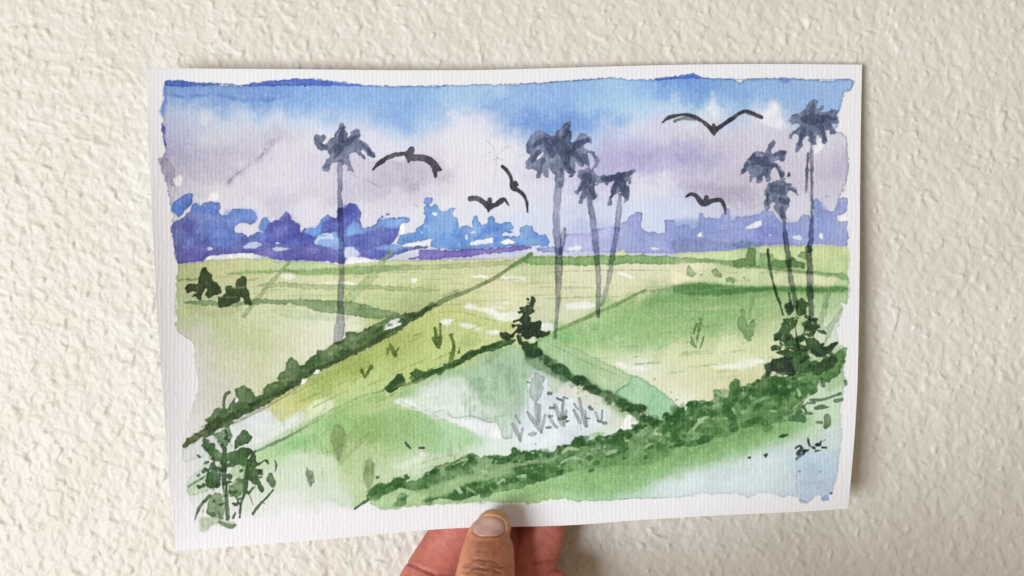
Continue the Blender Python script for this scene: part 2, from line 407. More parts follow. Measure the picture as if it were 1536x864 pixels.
lay(poly(Z('b2', '250,585 265,550 300,540 360,542 430,562 480,565 430,575 330,585'), .6), (236, 234, 242), .95, edge=0)
lay(poly(Z('a2', '470,562 490,540 560,530 680,520 770,520 820,535 870,552 780,550 640,552 540,558'), .5), (224, 222, 228), .95, edge=0)
for x, y, r, c in ((272, 352, 9, 0), (300, 345, 10, 1), (322, 362, 8, 1), (345, 335, 7, 0), (352, 368, 9, 0), (398, 352, 8, 1), (420, 345, 9, 0), (438, 366, 9, 1), (300, 372, 7, 2), (470, 374, 8, 2), (500, 372, 8, 2), (512, 352, 7, 1), (560, 362, 10, 0), (585, 350, 8, 1), (545, 380, 8, 2), (395, 380, 9, 2), (335, 322, 6, 1), (375, 322, 6, 1)):
    ST('px %d,%d,%d %d,%d,%d' % (x - 4, y + 2, r * .6, x + 5, y - 1, r * .7), [(112, 128, 206), (98, 132, 214), (128, 118, 200)][c], .5, soft=2.6, rough=2.5, fine=.8, var=.6)
# brighter blue clump
be = tl
lay(poly(Z('b2', '600,405 640,395 690,380 705,385 710,360 745,345 755,320 765,290 760,250 765,205 790,200 810,215 830,195 850,215 870,240 910,240 965,225 945,270 980,300 985,345 1040,345 1075,350 1070,310 '
 '1085,275 1105,280 1110,315 1135,335 1170,330 1175,290 1195,275 1220,290 1225,320 c2 200,320 215,355 190,372 215,378 200,388 160,382 150,402 255,405 260,370 290,335 330,340 360,380 385,395 425,395 450,430 445,470 400,478 375,470 '
 '300,470 150,478 0,492 b2 1000,495 860,490 810,480 800,450 810,430 740,440 690,445 640,470 580,455')), (92, 142, 224), .95, col2=(126, 174, 238), el=be, contrast=1.2)
lay(poly(Z('b2', '762,160 810,155 812,195 785,203 765,190')), (88, 132, 215), .95, el=be)
for s in ('b2 480,275 495,272 500,288 480,292', 'b2 512,262 535,258 540,272 518,278'): lay(poly(Z('b2', s), .4), (84, 124, 210), .9, el=be)
for s, c in (('b2 1080,430 1130,370 1180,330 1220,340 1270,360 1296,350 c2 30,400 0,430 b2 1180,410 1120,440', (70, 118, 215)), ('c2 400,430 420,410 445,430 440,468 405,470', (72, 120, 215)),
             ('b2 1195,430 1215,410 1250,405 1258,440 1225,452', (80, 125, 215)), ('b2 640,400 700,385 745,350 760,400 690,440 620,440', (78, 128, 215)),
             ('b2 830,430 900,380 960,390 980,470 820,478', (84, 138, 222))):
    lay(poly(Z('b2', s), .8, 1.0), c, .6, edge=.1)
for s in ('b2 605,475 640,458 720,445 790,432 805,440 800,470 765,472 700,472', 'b2 825,250 842,255 845,270 830,278 815,265', 'b2 1055,450 1120,432 1190,415 1210,425 1200,455 1130,460 1060,465', 'b2 1025,400 1040,400 1042,430 1028,430',
          'c2 60,420 75,410 80,450 60,445', 'c2 130,440 200,430 230,455 150,455', 'b2 740,380 752,370 750,388', 'b2 1065,385 1095,378 1075,395', 'b2 600,340 620,330 640,350 620,400 606,390'):
    lay(poly(Z('b2', s), .6), (230, 233, 246), .92, edge=0)
lay(poly(Z('b2', '655,558 720,535 735,495 900,495 1100,490 1296,480 c2 250,470 340,475 330,488 150,515 0,528 b2 1000,545 800,558')), (112, 94, 190), .95, col2=(130, 116, 208), el=tl)
# lavender clump on the right
lv = tl
lay(poly(Z('c2', '375,490 450,478 480,475 535,470 550,400 620,395 700,385 725,370 850,345 915,350 920,320 950,310 975,270 1010,252 1050,265 1055,300 1040,340 1080,375 1130,375 1150,385 1195,380 1190,310 1210,300 1260,300 1265,345 '
 'd2 15,340 100,335 110,350 160,345 165,265 190,258 215,290 260,285 300,295 315,260 345,225 370,240 370,300 400,300 410,280 480,280 560,265 575,235 600,240 640,240 660,270 690,310 720,320 760,320 815,305 825,270 850,260 880,270 890,300 905,280 '
 '905,175 930,165 960,185 975,225 1010,240 1045,240 1060,200 1080,165 1130,160 1130,210 1110,260 1065,270 1060,305 1130,310 1120,360 1130,380 1130,465 1080,475 1000,460 900,460 800,470 700,460 575,470 560,475 400,500 250,505 0,522 c2 1200,522 1100,515 900,520 780,512 '
 '650,500 540,515 380,505')), (140, 152, 220), .95, col2=(160, 170, 228), el=lv)
lay(poly(Z('c2', '535,470 550,400 620,395 725,370 780,365 850,345 840,500 650,498 540,510'), 1, 2), (182, 184, 232), .65, edge=0)
lay(poly(Z('d2', '0,310 160,300 300,300 560,270 640,245 700,315 900,290 930,170 1000,240 1060,310 1120,360 1120,450 700,440 300,440 0,430'), 1, 3), (124, 142, 214), .6, col2=(138, 158, 224), edge=0)
lay(poly(Z('d2', '0,430 200,425 420,445 580,440 760,440 790,465 560,475 400,500 250,505 0,520'), .9, 2), (104, 120, 178), .6, edge=.1)
lay(poly(Z('d2', '520,395 570,340 650,360 720,420 690,445 560,440'), .9, 2), (112, 118, 205), .55)
lay(poly(Z('d2', '380,455 480,445 580,445 570,470 440,490'), .9, 1), (92, 116, 160), .6)
for s in ('460,360 510,330 570,306 574,338 500,358', '150,405 180,380 186,405', '770,412 825,405 832,430 800,433', '940,405 962,388 962,430', '1065,275 1100,280 1130,290 1130,305 1065,302', '620,395 634,392 630,402'):
    lay(poly(Z('d2', s), .6), (226, 230, 242), .92, edge=0)
for s in ('c2 570,490 640,470 660,480 650,495', 'c2 1110,480 1165,485 1165,492 1110,495'): lay(poly(Z('c2', s), .5), (226, 228, 246), .8, edge=0)

# --- fields: soft ground colours
G = []
def gp(s):
    for t in s.split():
        v = [float(q) for q in t.replace(':', ',').split(',')]; G.append(tuple(v))
gp('270,400:180,190,120 320,400:185,200,125 400,398:185,205,130 450,398:175,205,140 500,398:195,220,150 560,400:205,220,155 620,402:200,206,150 700,404:205,210,155 760,402:203,208,152 800,400:192,205,140 '
   '270,416:172,182,108 330,415:200,196,130 380,416:205,200,140 430,418:218,217,168 480,418:225,220,170 560,418:215,220,150 620,415:206,216,146 700,415:206,212,146 760,416:216,216,160 850,412:222,222,175 900,412:224,223,180 950,412:225,225,185 1000,412:225,222,180 '
   '270,436:185,195,140 330,436:190,200,140 400,438:192,207,142 450,438:190,205,140 520,438:195,210,140 580,440:192,208,132 640,440:172,192,116 700,430:211,216,150 760,432:222,221,162 820,434:215,215,165 900,432:225,225,180 950,428:217,217,162 '
   '280,462:178,192,128 330,462:190,200,145 400,464:205,212,160 450,466:208,215,170 500,470:220,225,190 560,452:186,202,134 610,458:170,188,112 700,456:200,206,132 750,462:226,226,182 830,458:207,212,167 880,462:220,220,176 860,478:225,226,190 '
   '275,482:192,200,162 330,482:186,196,132 400,482:200,208,155 450,482:215,220,180 490,485:226,229,202 '
   '285,512:206,206,192 305,512:198,202,172 330,510:190,198,148 380,510:190,200,140 430,510:205,210,165 480,512:222,222,195 '
   '285,542:211,209,200 308,545:206,208,184 340,540:201,206,167 390,540:198,205,150 430,540:212,214,178 470,538:224,224,198 '
   '285,572:213,210,203 308,575:207,208,188 345,570:206,207,178 400,570:205,210,165 430,566:215,218,190 '
   '282,602:216,212,207 306,602:209,209,193 325,602:206,207,188 350,602:205,206,182 375,600:205,208,175 280,632:225,221,220 310,630:217,214,208 340,620:208,207,190')
gp('700,455:192,202,116 670,462:190,202,114 680,474:186,199,110 640,492:184,199,98 740,482:190,205,120 740,495:204,215,140 705,505:200,212,130 600,512:160,176,76 650,515:185,205,105 560,532:162,182,78 610,548:180,205,105 680,528:190,210,115 '
   '520,548:148,172,64 560,570:180,205,110 480,562:140,165,60 500,590:184,205,113 540,588:184,209,118 440,582:168,174,84 455,600:180,190,90 415,594:205,205,140 428,622:206,208,165 470,606:190,215,130 462,620:208,220,164 400,632:208,216,212 365,648:208,216,205 438,638:198,212,198 405,648:210,217,215')
gp('480,634:112,182,92 530,612:150,196,106 560,602:168,200,118 600,604:165,205,130 560,640:130,176,86 510,650:140,186,92 470,652:148,198,112 600,640:142,187,102 650,644:146,196,122 690,645:168,213,156 430,660:168,211,142 400,678:184,216,160 540,690:170,200,126 600,680:156,196,116 '
   '650,668:150,200,125 695,662:170,213,158 722,676:215,235,220 480,700:202,221,183 430,710:206,222,196 380,720:211,222,202 540,720:187,211,153 580,708:188,214,163 620,700:207,226,197 665,692:186,213,166 500,745:207,222,198 440,760:222,229,218 400,775:228,230,226 350,740:218,224,212 320,700:212,220,214 300,720:216,222,216 340,790:230,229,230 290,790:234,232,236')
gp('850,505:118,186,92 872,492:150,196,112 900,482:150,196,112 950,462:132,182,92 1000,448:108,162,86 1050,446:100,152,74 1100,448:110,165,80 1150,450:132,181,102 1200,454:150,190,112 1250,450:165,200,130 '
   '920,474:150,196,116 980,470:126,176,92 1040,470:116,166,82 1100,470:130,176,92 1150,472:160,191,117 1200,474:165,196,127 1245,474:192,217,164 '
   '880,497:155,205,120 930,496:155,200,120 1000,494:136,181,97 1050,494:150,190,115 1110,494:160,195,120 1150,496:180,205,140 '
   '890,516:186,216,146 940,516:176,211,142 1000,516:180,210,146 1050,516:195,215,150 1120,516:200,215,146 1160,516:208,220,160 '
   '920,536:206,223,167 955,542:225,232,205 1000,542:215,220,170 1060,540:210,218,160 1110,538:222,228,190 1150,538:215,220,172 '
   '970,562:226,230,202 1005,562:218,222,178 1060,562:215,215,160 1120,562:210,212,150 1000,582:223,226,187 1040,582:220,225,180 1080,582:215,215,165 1020,602:236,240,226 1055,600:225,230,196 1250,505:215,228,205 1265,490:228,235,225 1200,520:190,212,150 1250,540:160,195,140')
gp('700,560:150,190,130 650,592:212,226,212 720,572:165,205,165 760,540:146,191,136 745,582:142,182,146 760,602:150,186,152 700,600:202,221,207 680,616:225,232,235 740,622:190,215,200 790,556:150,185,150 770,570:160,196,165 '
   '820,562:205,222,224 830,590:214,225,226 800,640:202,216,230 850,640:206,219,230 880,602:216,221,210 900,622:202,212,192 870,582:195,210,180 925,620:192,207,172 720,640:226,236,240 790,610:206,218,228 830,630:203,217,228 690,640:190,222,190 750,660:225,238,232 800,662:222,234,232 850,655:214,226,230 780,640:200,218,215 900,640:218,230,220 930,640:230,238,225')
gp('560,745:172,206,142 600,750:172,206,142 640,735:165,205,135 700,735:160,200,125 750,745:166,206,142 800,740:150,195,115 850,740:160,211,148 900,720:130,186,107 950,718:120,181,97 900,738:165,212,165 1000,698:148,189,118 1050,680:148,193,122 1100,668:148,193,118 1150,648:165,205,145 1200,640:178,211,163 1240,625:192,221,187 '
   '950,738:190,224,205 1000,726:200,220,225 1050,718:200,220,224 1100,714:196,216,228 1150,706:195,215,228 1200,696:178,203,222 1250,700:182,206,226 1250,664:200,220,222 1210,738:183,205,228 1100,690:188,216,200 1150,680:188,214,208 1050,700:190,215,200 1050,738:205,218,230 1120,738:200,216,230 1200,660:190,212,212 1170,738:190,210,230')
GROUND = field(G, 17, 12)
gd = element('painted_fields', 'yellow and green patchwork of painted fields')
ground_poly = Z('a2', '290,592 430,577 480,562 560,557 700,552 860,550 930,570 1000,573 1200,573 1296,583 b2 170,588 250,592 400,577 480,573 560,562 660,566 800,562 1000,560 1296,548 c2 150,555 250,545 310,520 340,538 400,530 500,535 800,530 880,515 935,490 945,520 1000,528 1296,540 '
 'd2 0,522 250,507 400,497 500,478 600,470 800,472 1080,476 1132,475 1134,560 1128,640 1140,690 1128,740 1140,800 1120,850 d3 1085,60 1100,100 1075,180 1065,260 1075,330 1118,345 1112,440 1105,520 1120,580 1100,690 d4 1090,20 1088,130 1095,190 1085,290 1075,400 1062,500 1040,580 '
 '1010,610 1005,650 965,655 955,625 925,620 905,640 880,665 840,672 815,650 800,625 720,632 680,625 640,605 580,598 530,610 500,630 450,632 400,605 330,610 270,606 180,612 80,628 20,640 0,635 c4 1200,550 1000,552 900,560 760,565 620,568 560,548 450,560 320,590 250,575 130,580 0,572 '
 'b4 1050,535 950,545 700,558 600,575 480,582 440,560 400,525 300,580 120,600 0,610 a4 800,630 620,640 480,760 340,730 300,650 300,560 262,490 258,400 250,280 232,250 228,170 240,100 260,0 a3 420,640 400,450 385,330 300,260 272,220 275,160 285,90 270,20 a2 280,860 275,800 282,640')
gm = poly(ground_poly, .9, .5)
# on the lower left the wash thins out into bare paper
y0, y1, x0, x1, k = gm
gx = GX[y0:y1, x0:x1]; gy = GY[y0:y1, x0:x1]
wob = (NZ[3][y0:y1, x0:x1] - .5) * 26
fade = np.clip((gx + wob * .6 - 262) / 42, 0, 1); use = np.clip((gy - 505) / 40, 0, 1)
k2 = k * (1 - use * (1 - fade))
bot = np.clip((795 - (gx - 300) * .12 - gy + wob) / 22, 0, 1)
k2 = np.where(gx < 545, k2 * bot, k2)
wash((y0, y1, x0, x1, k2), GROUND, gd, edge=.14)

# stripes across the far fields
L('px 335,411 360,407 400,405 430,403 470,404 510,402 540,399 590,397 640,398 640,404 590,406 540,412 500,412 460,413 430,409 380,411 340,413', (118, 158, 78), .85, soft=.7)
L('px 600,399 640,397 700,394 760,391 796,391 790,398 740,399 690,402 640,404 600,405', (168, 182, 112), .8)
L('px 385,428 420,423 460,426 500,427 540,427 560,427 610,430 660,435 650,438 600,437 550,434 500,434 460,434 430,430 390,431', (150, 172, 100), .75)
L('285,690 350,677 450,675 440,688 300,697', (128, 148, 78), .8)
L('px 264,440 300,446 262,452 262,470 275,478 300,470 290,455', (165, 182, 118), .45, soft=2)
L('740,692 765,675 800,672 812,685 780,700 745,705', (150, 170, 100), .6)
L('950,665 1000,655 1060,670 1000,688', (232, 230, 215), .8, edge=0)
L('b2 90,705 200,702 340,712 330,722 100,715', (232, 232, 215), .9, edge=0)
L('b2 675,690 700,680 720,692 705,712 682,712', (232, 232, 215), .8, edge=0)
L('b2 1065,665 1150,662 1180,672 1100,678', (235, 234, 220), .85, edge=0)
L('b2 1255,670 1296,668 c2 300,668 295,695 160,692 135,672 b2 1265,690', (236, 235, 228), .85, edge=0)
L('c2 890,640 935,642 995,682 950,678', (235, 234, 225), .8, edge=0)
L('c2 0,775 100,762 300,770 520,765 700,768 740,778 720,830 500,845 250,840 0,830', (200, 206, 150), .35, soft=2.5, edge=0)
ST('b2 560,640,2 800,650,2 1000,655,2', (150, 165, 95), .4); ST('c2 340,655,1.5 520,636,2 760,630,2 1000,628,2 1296,628,1.5', (130, 145, 100), .55)
ST('b2 900,755,1.5 1100,765,2 1296,768,2', (160, 175, 110), .45)
L('a2 980,860 1000,800 1150,790 1296,800 b2 200,800 400,830 500,862 300,850 100,845 0,855', (180, 200, 130), .4, soft=2)
L('b3 420,120 520,60 650,20 760,10 860,0 870,40 800,75 700,115 600,135 520,110', (150, 172, 100), .5, soft=3)
# strip with green top on the right of the vanishing ditch
L('c2 290,560 340,537 420,537 600,540 800,532 900,530 1000,530 1296,542 d2 100,545 250,555 380,565 450,580 560,590 700,620 850,630 1000,645 1080,645 1130,665 1140,690 1110,695 1060,670 900,655 750,640 600,620 450,610 380,600 300,585 150,580 0,590 c2 1000,587 850,592 650,597 500,594 330,592 290,580',
  (106, 160, 78), .88, col2=(132, 178, 98))
L('d2 0,590 150,582 300,590 450,612 600,625 750,642 900,657 1050,680 1090,700 1040,728 800,728 650,732 400,728 200,708 60,712 0,725', (222, 218, 174), .7, soft=.8, edge=.05)
L('d2 0,525 250,508 420,495 480,490 470,560 380,562 250,553 100,543 0,538', (188, 212, 142), .7, edge=.05)
L('d2 640,475 820,475 1130,478 1125,640 1000,640 860,625 840,570 700,560 560,515 560,480', (196, 214, 138), .7, edge=.05)
L('d2 1040,720 1080,690 1125,690 1130,735', (176, 206, 140), .7)
# shadow strokes leaning over the far fields
ST('px 433,394,3 410,420,3.4 388,446,3.4 366,474,3', (124, 150, 82), .7, rough=.8)
ST('px 587,378,3 571,396,5 553,420,6 539,433,7 522,450,6', (128, 160, 92), .5, soft=1, rough=.8)
L('a3 330,60 400,45 520,45 680,60 780,40 860,37 950,45 1080,37 1200,45 1296,47 b3 250,50 380,70 480,105 600,130 540,160 450,165 320,148 200,130 100,125 0,100 a3 1180,115 1100,85 1000,70 880,70 760,75 660,90 560,85 400,72', (92, 132, 72), .85, col2=(112, 150, 88))
L('a3 350,85 560,95 720,90 640,140 520,155 420,130', (150, 172, 108), .4, soft=2); L('a3 880,105 1050,105 1180,125 1296,140 b3 120,140 300,155 200,180 0,170 a3 1050,168 950,145', (160, 182, 130), .5, soft=1.4)

# yellow-green belt and its light patches
WH = (236, 238, 236)
for s in ('b3 1000,82 1070,70 1140,90 1200,75 1260,90 1296,105 c3 20,90 60,80 130,125 230,120 265,140 215,178 100,180 40,150 b3 1230,168 1160,130 1080,105', 'b3 870,185 900,170 948,172 930,207 890,207', 'b3 985,195 1020,190 1110,215 1142,237 1060,232 1010,218', 'b3 1165,245 1250,250 1210,268',
          'c3 395,190 470,200 492,220 470,242 395,247 385,215', 'c3 540,75 620,60 745,65 740,90 600,105 560,100', 'c3 130,58 200,55 215,62 140,66', 'c3 870,450 920,445 960,480 1060,470 1080,500 1000,500 900,475', 'c3 40,245 110,240 130,255 60,265',
          'd3 250,470 380,455 480,425 590,430 600,455 480,480 380,490 280,490'):
    L(s, WH, .85, edge=0, soft=.9)
L('b3 680,170 780,125 900,115 1000,115 1100,140 1200,175 1296,185 c3 100,182 210,180 225,205 180,250 110,240 0,235 b3 1150,220 1000,180 880,150 760,180 680,210', (178, 190, 96), .5, soft=1)
ST('b3 770,150,1.5 850,128,2 960,118,2 1050,130,2 1150,160,2 1250,182,2', (140, 155, 75), .6)
ST('b3 640,280,3 720,265,3 800,225,2', (160, 175, 80), .5); ST('b3 230,455,5 330,400,4 430,390,3 560,400,2', (140, 165, 60), .4, soft=1.3)
L('b3 0,600 90,540 230,470 360,410 500,350 540,400 430,470 250,560 100,640 0,690', (140, 168, 56), .45, soft=4)
L('a3 880,700 1000,620 1150,570 1160,640 1240,690 1080,760 960,835 900,790', (188, 192, 92), .55, soft=1); L('a3 1075,650 1170,590 1296,500 1296,640 1180,700 1090,690', (140, 168, 66), .5, soft=2)
L('a3 960,835 1080,765 1240,685 1296,690 1296,765 1200,800 1080,862 1020,850', (206, 220, 184), .7, soft=1)
L('a3 620,862 760,790 850,755 930,800 960,840 1080,770 1100,820 1040,862 a4 900,60 700,200 560,150 540,60', (210, 217, 216), .75, soft=1.2, edge=.05)
L('a3 700,830 760,805 850,790 900,810 860,862 720,862', (208, 214, 226), .5, soft=2)
L('b3 0,730 60,690 115,680 120,750 60,800 0,840', (210, 222, 170), .6)
# grass marks on the belt
OL = (84, 112, 40)
for s in ('530,310,6 550,350,9 572,405,14', '598,352,7 572,400,10', '525,362,7 522,415,5', '818,290,11 860,350,12', '830,222,9 852,330,13', '866,198,9 868,335,10', '938,270,11 955,345,12', '955,350,14 935,440,16', '350,465,5 362,510,7 378,548,8', '418,478,11 376,545,8', '990,350,5 985,390,4', '700,275,3 740,262,2'):
    ST(s, OL, .85, tag='b3', rough=.8)
L('b3 1010,260 1110,255 1130,320 1060,350 990,330', (150, 175, 80), .5, soft=1.5); L('b3 640,225 720,225 800,260 700,280', (160, 182, 85), .4, soft=2)

# lower-left meadow
L('a4 700,205 880,125 1010,60 1110,0 1296,0 1296,60 1190,90 1080,150 1000,195 900,215 800,240 720,260', (128, 188, 98), .5, soft=4)
L('a4 880,150 960,120 1040,110 1130,60 1180,60 1080,140 1000,200 920,190', (84, 168, 74), .5, soft=4)
ST('a4 690,212,7 780,170,8 880,125,8 1000,62,7 1110,0,5', (104, 136, 84), .8, rough=.8); ST('b3 0,850,7 60,815,7 150,765,6 250,715,5 350,670,5 440,645,5 500,632,6', (120, 160, 84), .5, soft=.9, rough=1)
L('b3 0,862 60,825 160,770 260,722 360,680 450,655 520,650 480,700 350,730 200,800 80,862', (120, 172, 84), .5, soft=3)
L('b4 155,150 160,90 185,20 235,40 260,100 235,200 203,272 182,220', (104, 134, 64), .75, soft=.9); L('b4 235,180 330,130 420,75 330,180 230,285 200,320', (132, 162, 84), .65, soft=1)
L('b4 362,340 375,295 410,240 440,285 440,375 398,445 372,405', (104, 134, 70), .72, soft=.9); L('b4 260,400 340,360 370,400 330,420', (165, 192, 130), .5, soft=1.5)
L('b4 0,0 120,30 160,100 60,230 0,260', (170, 205, 135), .4, soft=5)
for s in ('1040,310,5 1045,360,12 1062,430,5', '1070,330,2 1082,400,3', '1058,320,2 1070,420,3'): ST(s, (96, 112, 86), .75, tag='a4', rough=.8)
ST('b4 640,145,6 655,165,9 675,185,3', (45, 70, 35), .9); ST('b4 730,182,7 760,182,8', (38, 60, 30), .95); ST('b4 745,200,2 772,203,3', (60, 80, 50), .8)
L('b4 640,260 730,230 770,200 830,225 900,240 800,280 700,300 640,320 560,300', (208, 224, 196), .55, soft=2); L('b4 730,205 755,200 775,240 750,255 728,235', (222, 226, 205), .7)
L('b4 780,0 880,0 1000,50 1100,110 1140,150 1100,165 1000,150 900,90', (140, 198, 122), .5, soft=2.5)
ST('b4 690,300,6 900,235,7 1050,225,5', (160, 190, 130), .55, soft=1.2)

# inner paddy
L('b3 560,700 600,680 660,690 800,770 830,790 c3 60,830 110,835 c4 130,90 150,160 0,150 b4 1140,120 1050,60 900,0', (228, 236, 244), .85, soft=.8, edge=.03)
L('b3 600,700 680,670 760,625 880,560 1000,530 1080,640 1200,700 1296,760 c3 0,820 b3 1240,830 1180,835 1100,800 960,805 920,760 820,780 740,740 640,745', (206, 222, 210), .7, soft=1.5)
ST('b3 580,690,1.5 640,715,2 700,745,1.5 760,755,1.5 830,790,2 900,820,1.5 980,850,1.5', (150, 150, 150), .6); ST('b3 820,775,1.5 900,755,1.5 950,805,2 1060,795,2 1130,815,3 1180,835,3 1235,830,2', (130, 150, 145), .65)
ST('c4 1296,0,2 110,45,3 130,100,3 150,160,3 205,160,2'.replace('1296,0,2 ', ''), (120, 145, 130), .7)
L('b3 940,520 1030,470 1150,430 1210,400 1296,390 c3 230,330 280,400 300,440 330,580 260,660 300,700 290,740 200,862 110,862 90,830 0,810 b3 1240,780 1140,720 1080,640 1050,560', (150, 190, 150), .6, soft=3, col2=(176, 208, 170))
L('b3 1060,560 1110,540 1150,560 1140,620 1120,660 1080,610', (118, 160, 116), .6, soft=1.6); L('c3 130,470 170,450 250,560 210,690 170,650', (118, 158, 120), .45, soft=3); L('b3 1230,460 1296,480 c3 60,560 0,570 b3 1250,540', (120, 165, 125), .4, soft=3)
ST('c3 110,380,30 60,420,24', (110, 150, 90), .5, soft=2, rough=2)
L('c4 100,20 200,10 220,60 205,155 150,160 130,100', (180, 205, 190), .7); 
L('c3 440,560 455,545 540,575 500,640 455,640', (165, 195, 150), .6, soft=1); L('c3 470,660 540,590 640,590 740,660 850,720 870,790 780,760 700,740 600,690 520,650', (214, 216, 200), .6, soft=1.5)
L('c3 290,640 360,500 440,560 430,640 520,650 620,690 720,740 850,770 c4 830,60 760,90 640,140 560,180 400,230 250,220 230,120 c3 290,740', (208, 220, 234), .75, soft=1.5, edge=0)
L('c3 330,560 355,512 385,518 422,545 405,610 390,680 360,705 335,690 318,640', (150, 166, 164), .85)
ST('c3 372,545,7 378,620,9 372,680,5', (176, 186, 186), .6)
GR = (146, 158, 160)
tuf = element('painted_grass', 'grey brush marks of grass in the pale paddy')
for s in ('c3 308,770,10 340,820,14 380,870,15 c4 400,125,7', 'c3 360,712,9 372,790,16 c4 375,60,16', 'c3 385,725,9 382,820,14', 'c3 420,790,9 405,860,13 c4 400,110,8', 'c3 450,800,9 480,850,10 c4 500,92,7', 'c3 485,722,11 510,790,16 535,850,14 c4 548,80,6',
          'c3 540,690,9 532,790,12', 'c3 560,760,7 545,850,9', 'c3 608,757,8 640,820,12 c4 650,65,7', 'c3 645,680,9 660,770,13 685,850,14 c4 692,82,7', 'c3 682,760,6 690,860,9', 'c3 610,715,8 635,752,6', 'c3 750,770,8 765,825,9', 'c3 792,760,6 788,830,8',
          'c4 212,70,12 240,120,15 262,182,7', 'c4 275,100,10 262,165,9', 'c4 232,15,8 258,60,9', 'c4 320,135,10 345,135,14 360,130,8'):
    ST(s, GR, .78, el=tuf, edge=.3)
for s in ('c3 498,680,8 530,693,8', 'c3 540,672,7 568,682,7', 'c3 455,742,9 478,742,8', 'c3 710,738,10 728,752,10', 'c3 450,795,9 470,795,7', 'c3 512,815,12 530,812,9', 'c3 545,805,12 560,800,9', 'c3 765,828,8 780,832,8', 'c3 800,838,12 815,840,10', 'c3 445,648,14 460,650,9', 'c4 435,92,10 455,92,9', 'c3 690,808,4 712,812,4', 'c3 565,830,6 575,828,5', 'c4 360,198,4 362,198,4', 'c3 305,575,5 322,580,5'):
    ST(s, (96, 118, 102), .85, el=tuf)

# strip right of the inner paddy, and the bright one beyond
L('c3 380,310 470,268 560,330 640,365 740,415 860,470 980,530 1030,540 1110,590 1200,650 1290,740 1230,790 1190,830 1110,810 1080,770 1070,725 1000,720 860,640 780,620 690,545 600,535 565,480 495,460 415,395', (150, 192, 128), .85, col2=(172, 208, 150))
L('c3 880,645 960,590 975,545 1000,535 1110,590 1200,650 1285,740 1220,800 1180,830 1090,790 1085,740 1000,715', (134, 200, 146), .85, col2=(160, 216, 172))
ST('c3 880,645,3 930,605,4 960,590,2', (60, 120, 60), .7); ST('c3 460,330,1.5 600,400,2 740,470,2 860,515,2 960,565,1.5', (110, 145, 100), .5)
L('c3 480,270 540,235 700,230 900,140 1100,70 1296,40 d3 60,40 300,20 560,60 420,180 230,270 60,280 0,310 c3 1200,330 1060,380 800,380 640,360 560,320', (128, 180, 94), .55, soft=4, col2=(148, 194, 112))
L('c3 490,275 530,250 600,255 620,300 580,320 530,310', (100, 180, 90), .6, soft=2)
L('c3 700,190 820,200 860,260 800,310 740,280', (98, 160, 92), .3, soft=3)
L('c2 1190,745 1240,730 d2 30,718 200,710 400,730 600,735 800,730 1000,735 1135,735 1130,775 900,790 700,790 500,810 300,840 100,840 c2 1190,860 1050,862', (96, 150, 72), .6, soft=3)
L('d2 0,735 60,718 200,712 400,732 600,737 800,732 1000,737 1135,737 1130,765 900,775 700,762 500,772 300,795 100,785 0,772', (62, 116, 48), .75, soft=1.2)
L('c2 1040,775 1060,760 1190,745 1210,730 1296,725 1296,740 1190,765 1100,770', (110, 152, 88), .6)
ST('c3 505,235,9 560,215,12 680,162,13 800,108,12 900,65,11 c2 1000,790,10 1070,755,6', (112, 146, 74), .85)
L('d3 0,330 200,300 420,300 560,270 660,300 620,420 500,440 300,480 0,460', (204, 216, 152), .4, soft=5)
ST('c3 1100,385,2 1220,330,2 1290,290,2', (120, 165, 90), .5)
for s in ('115,280,9 130,330,11 150,350,5', '180,165,8 165,240,10 150,330,6', '202,268,7 185,320,11 172,365,5', '150,200,10 130,260,8'): ST(s, (88, 132, 64), .75, tag='d3', rough=.8)
L('d3 415,175 450,95 468,160 485,205 522,165 527,215 502,305 465,300 440,250 418,215', (92, 136, 68), .75); ST('d3 512,30,9 498,100,10 490,165,11', (120, 160, 90), .55)
ST('d2 515,805,10 510,860,8', (110, 152, 80), .4)
ST('d3 995,20,17 975,110,18 955,200,14', (138, 172, 118), .65, rough=.8); ST('d3 1095,98,8 1060,150,16 1020,220,18 985,320,10', (140, 168, 128), .65, rough=.8); ST('d2 1010,775,12 985,860,16', (96, 138, 80), .5)
ST('d3 920,215,12 990,225,12', (150, 180, 130), .5)
for s in ('c3 1133,555,5 1130,556,5', 'c3 1242,640,3 1240,640,3', 'c3 1275,690,3 1274,690,3', 'd3 22,690,4 20,690,4'): ST(s, (30, 45, 30), .9)

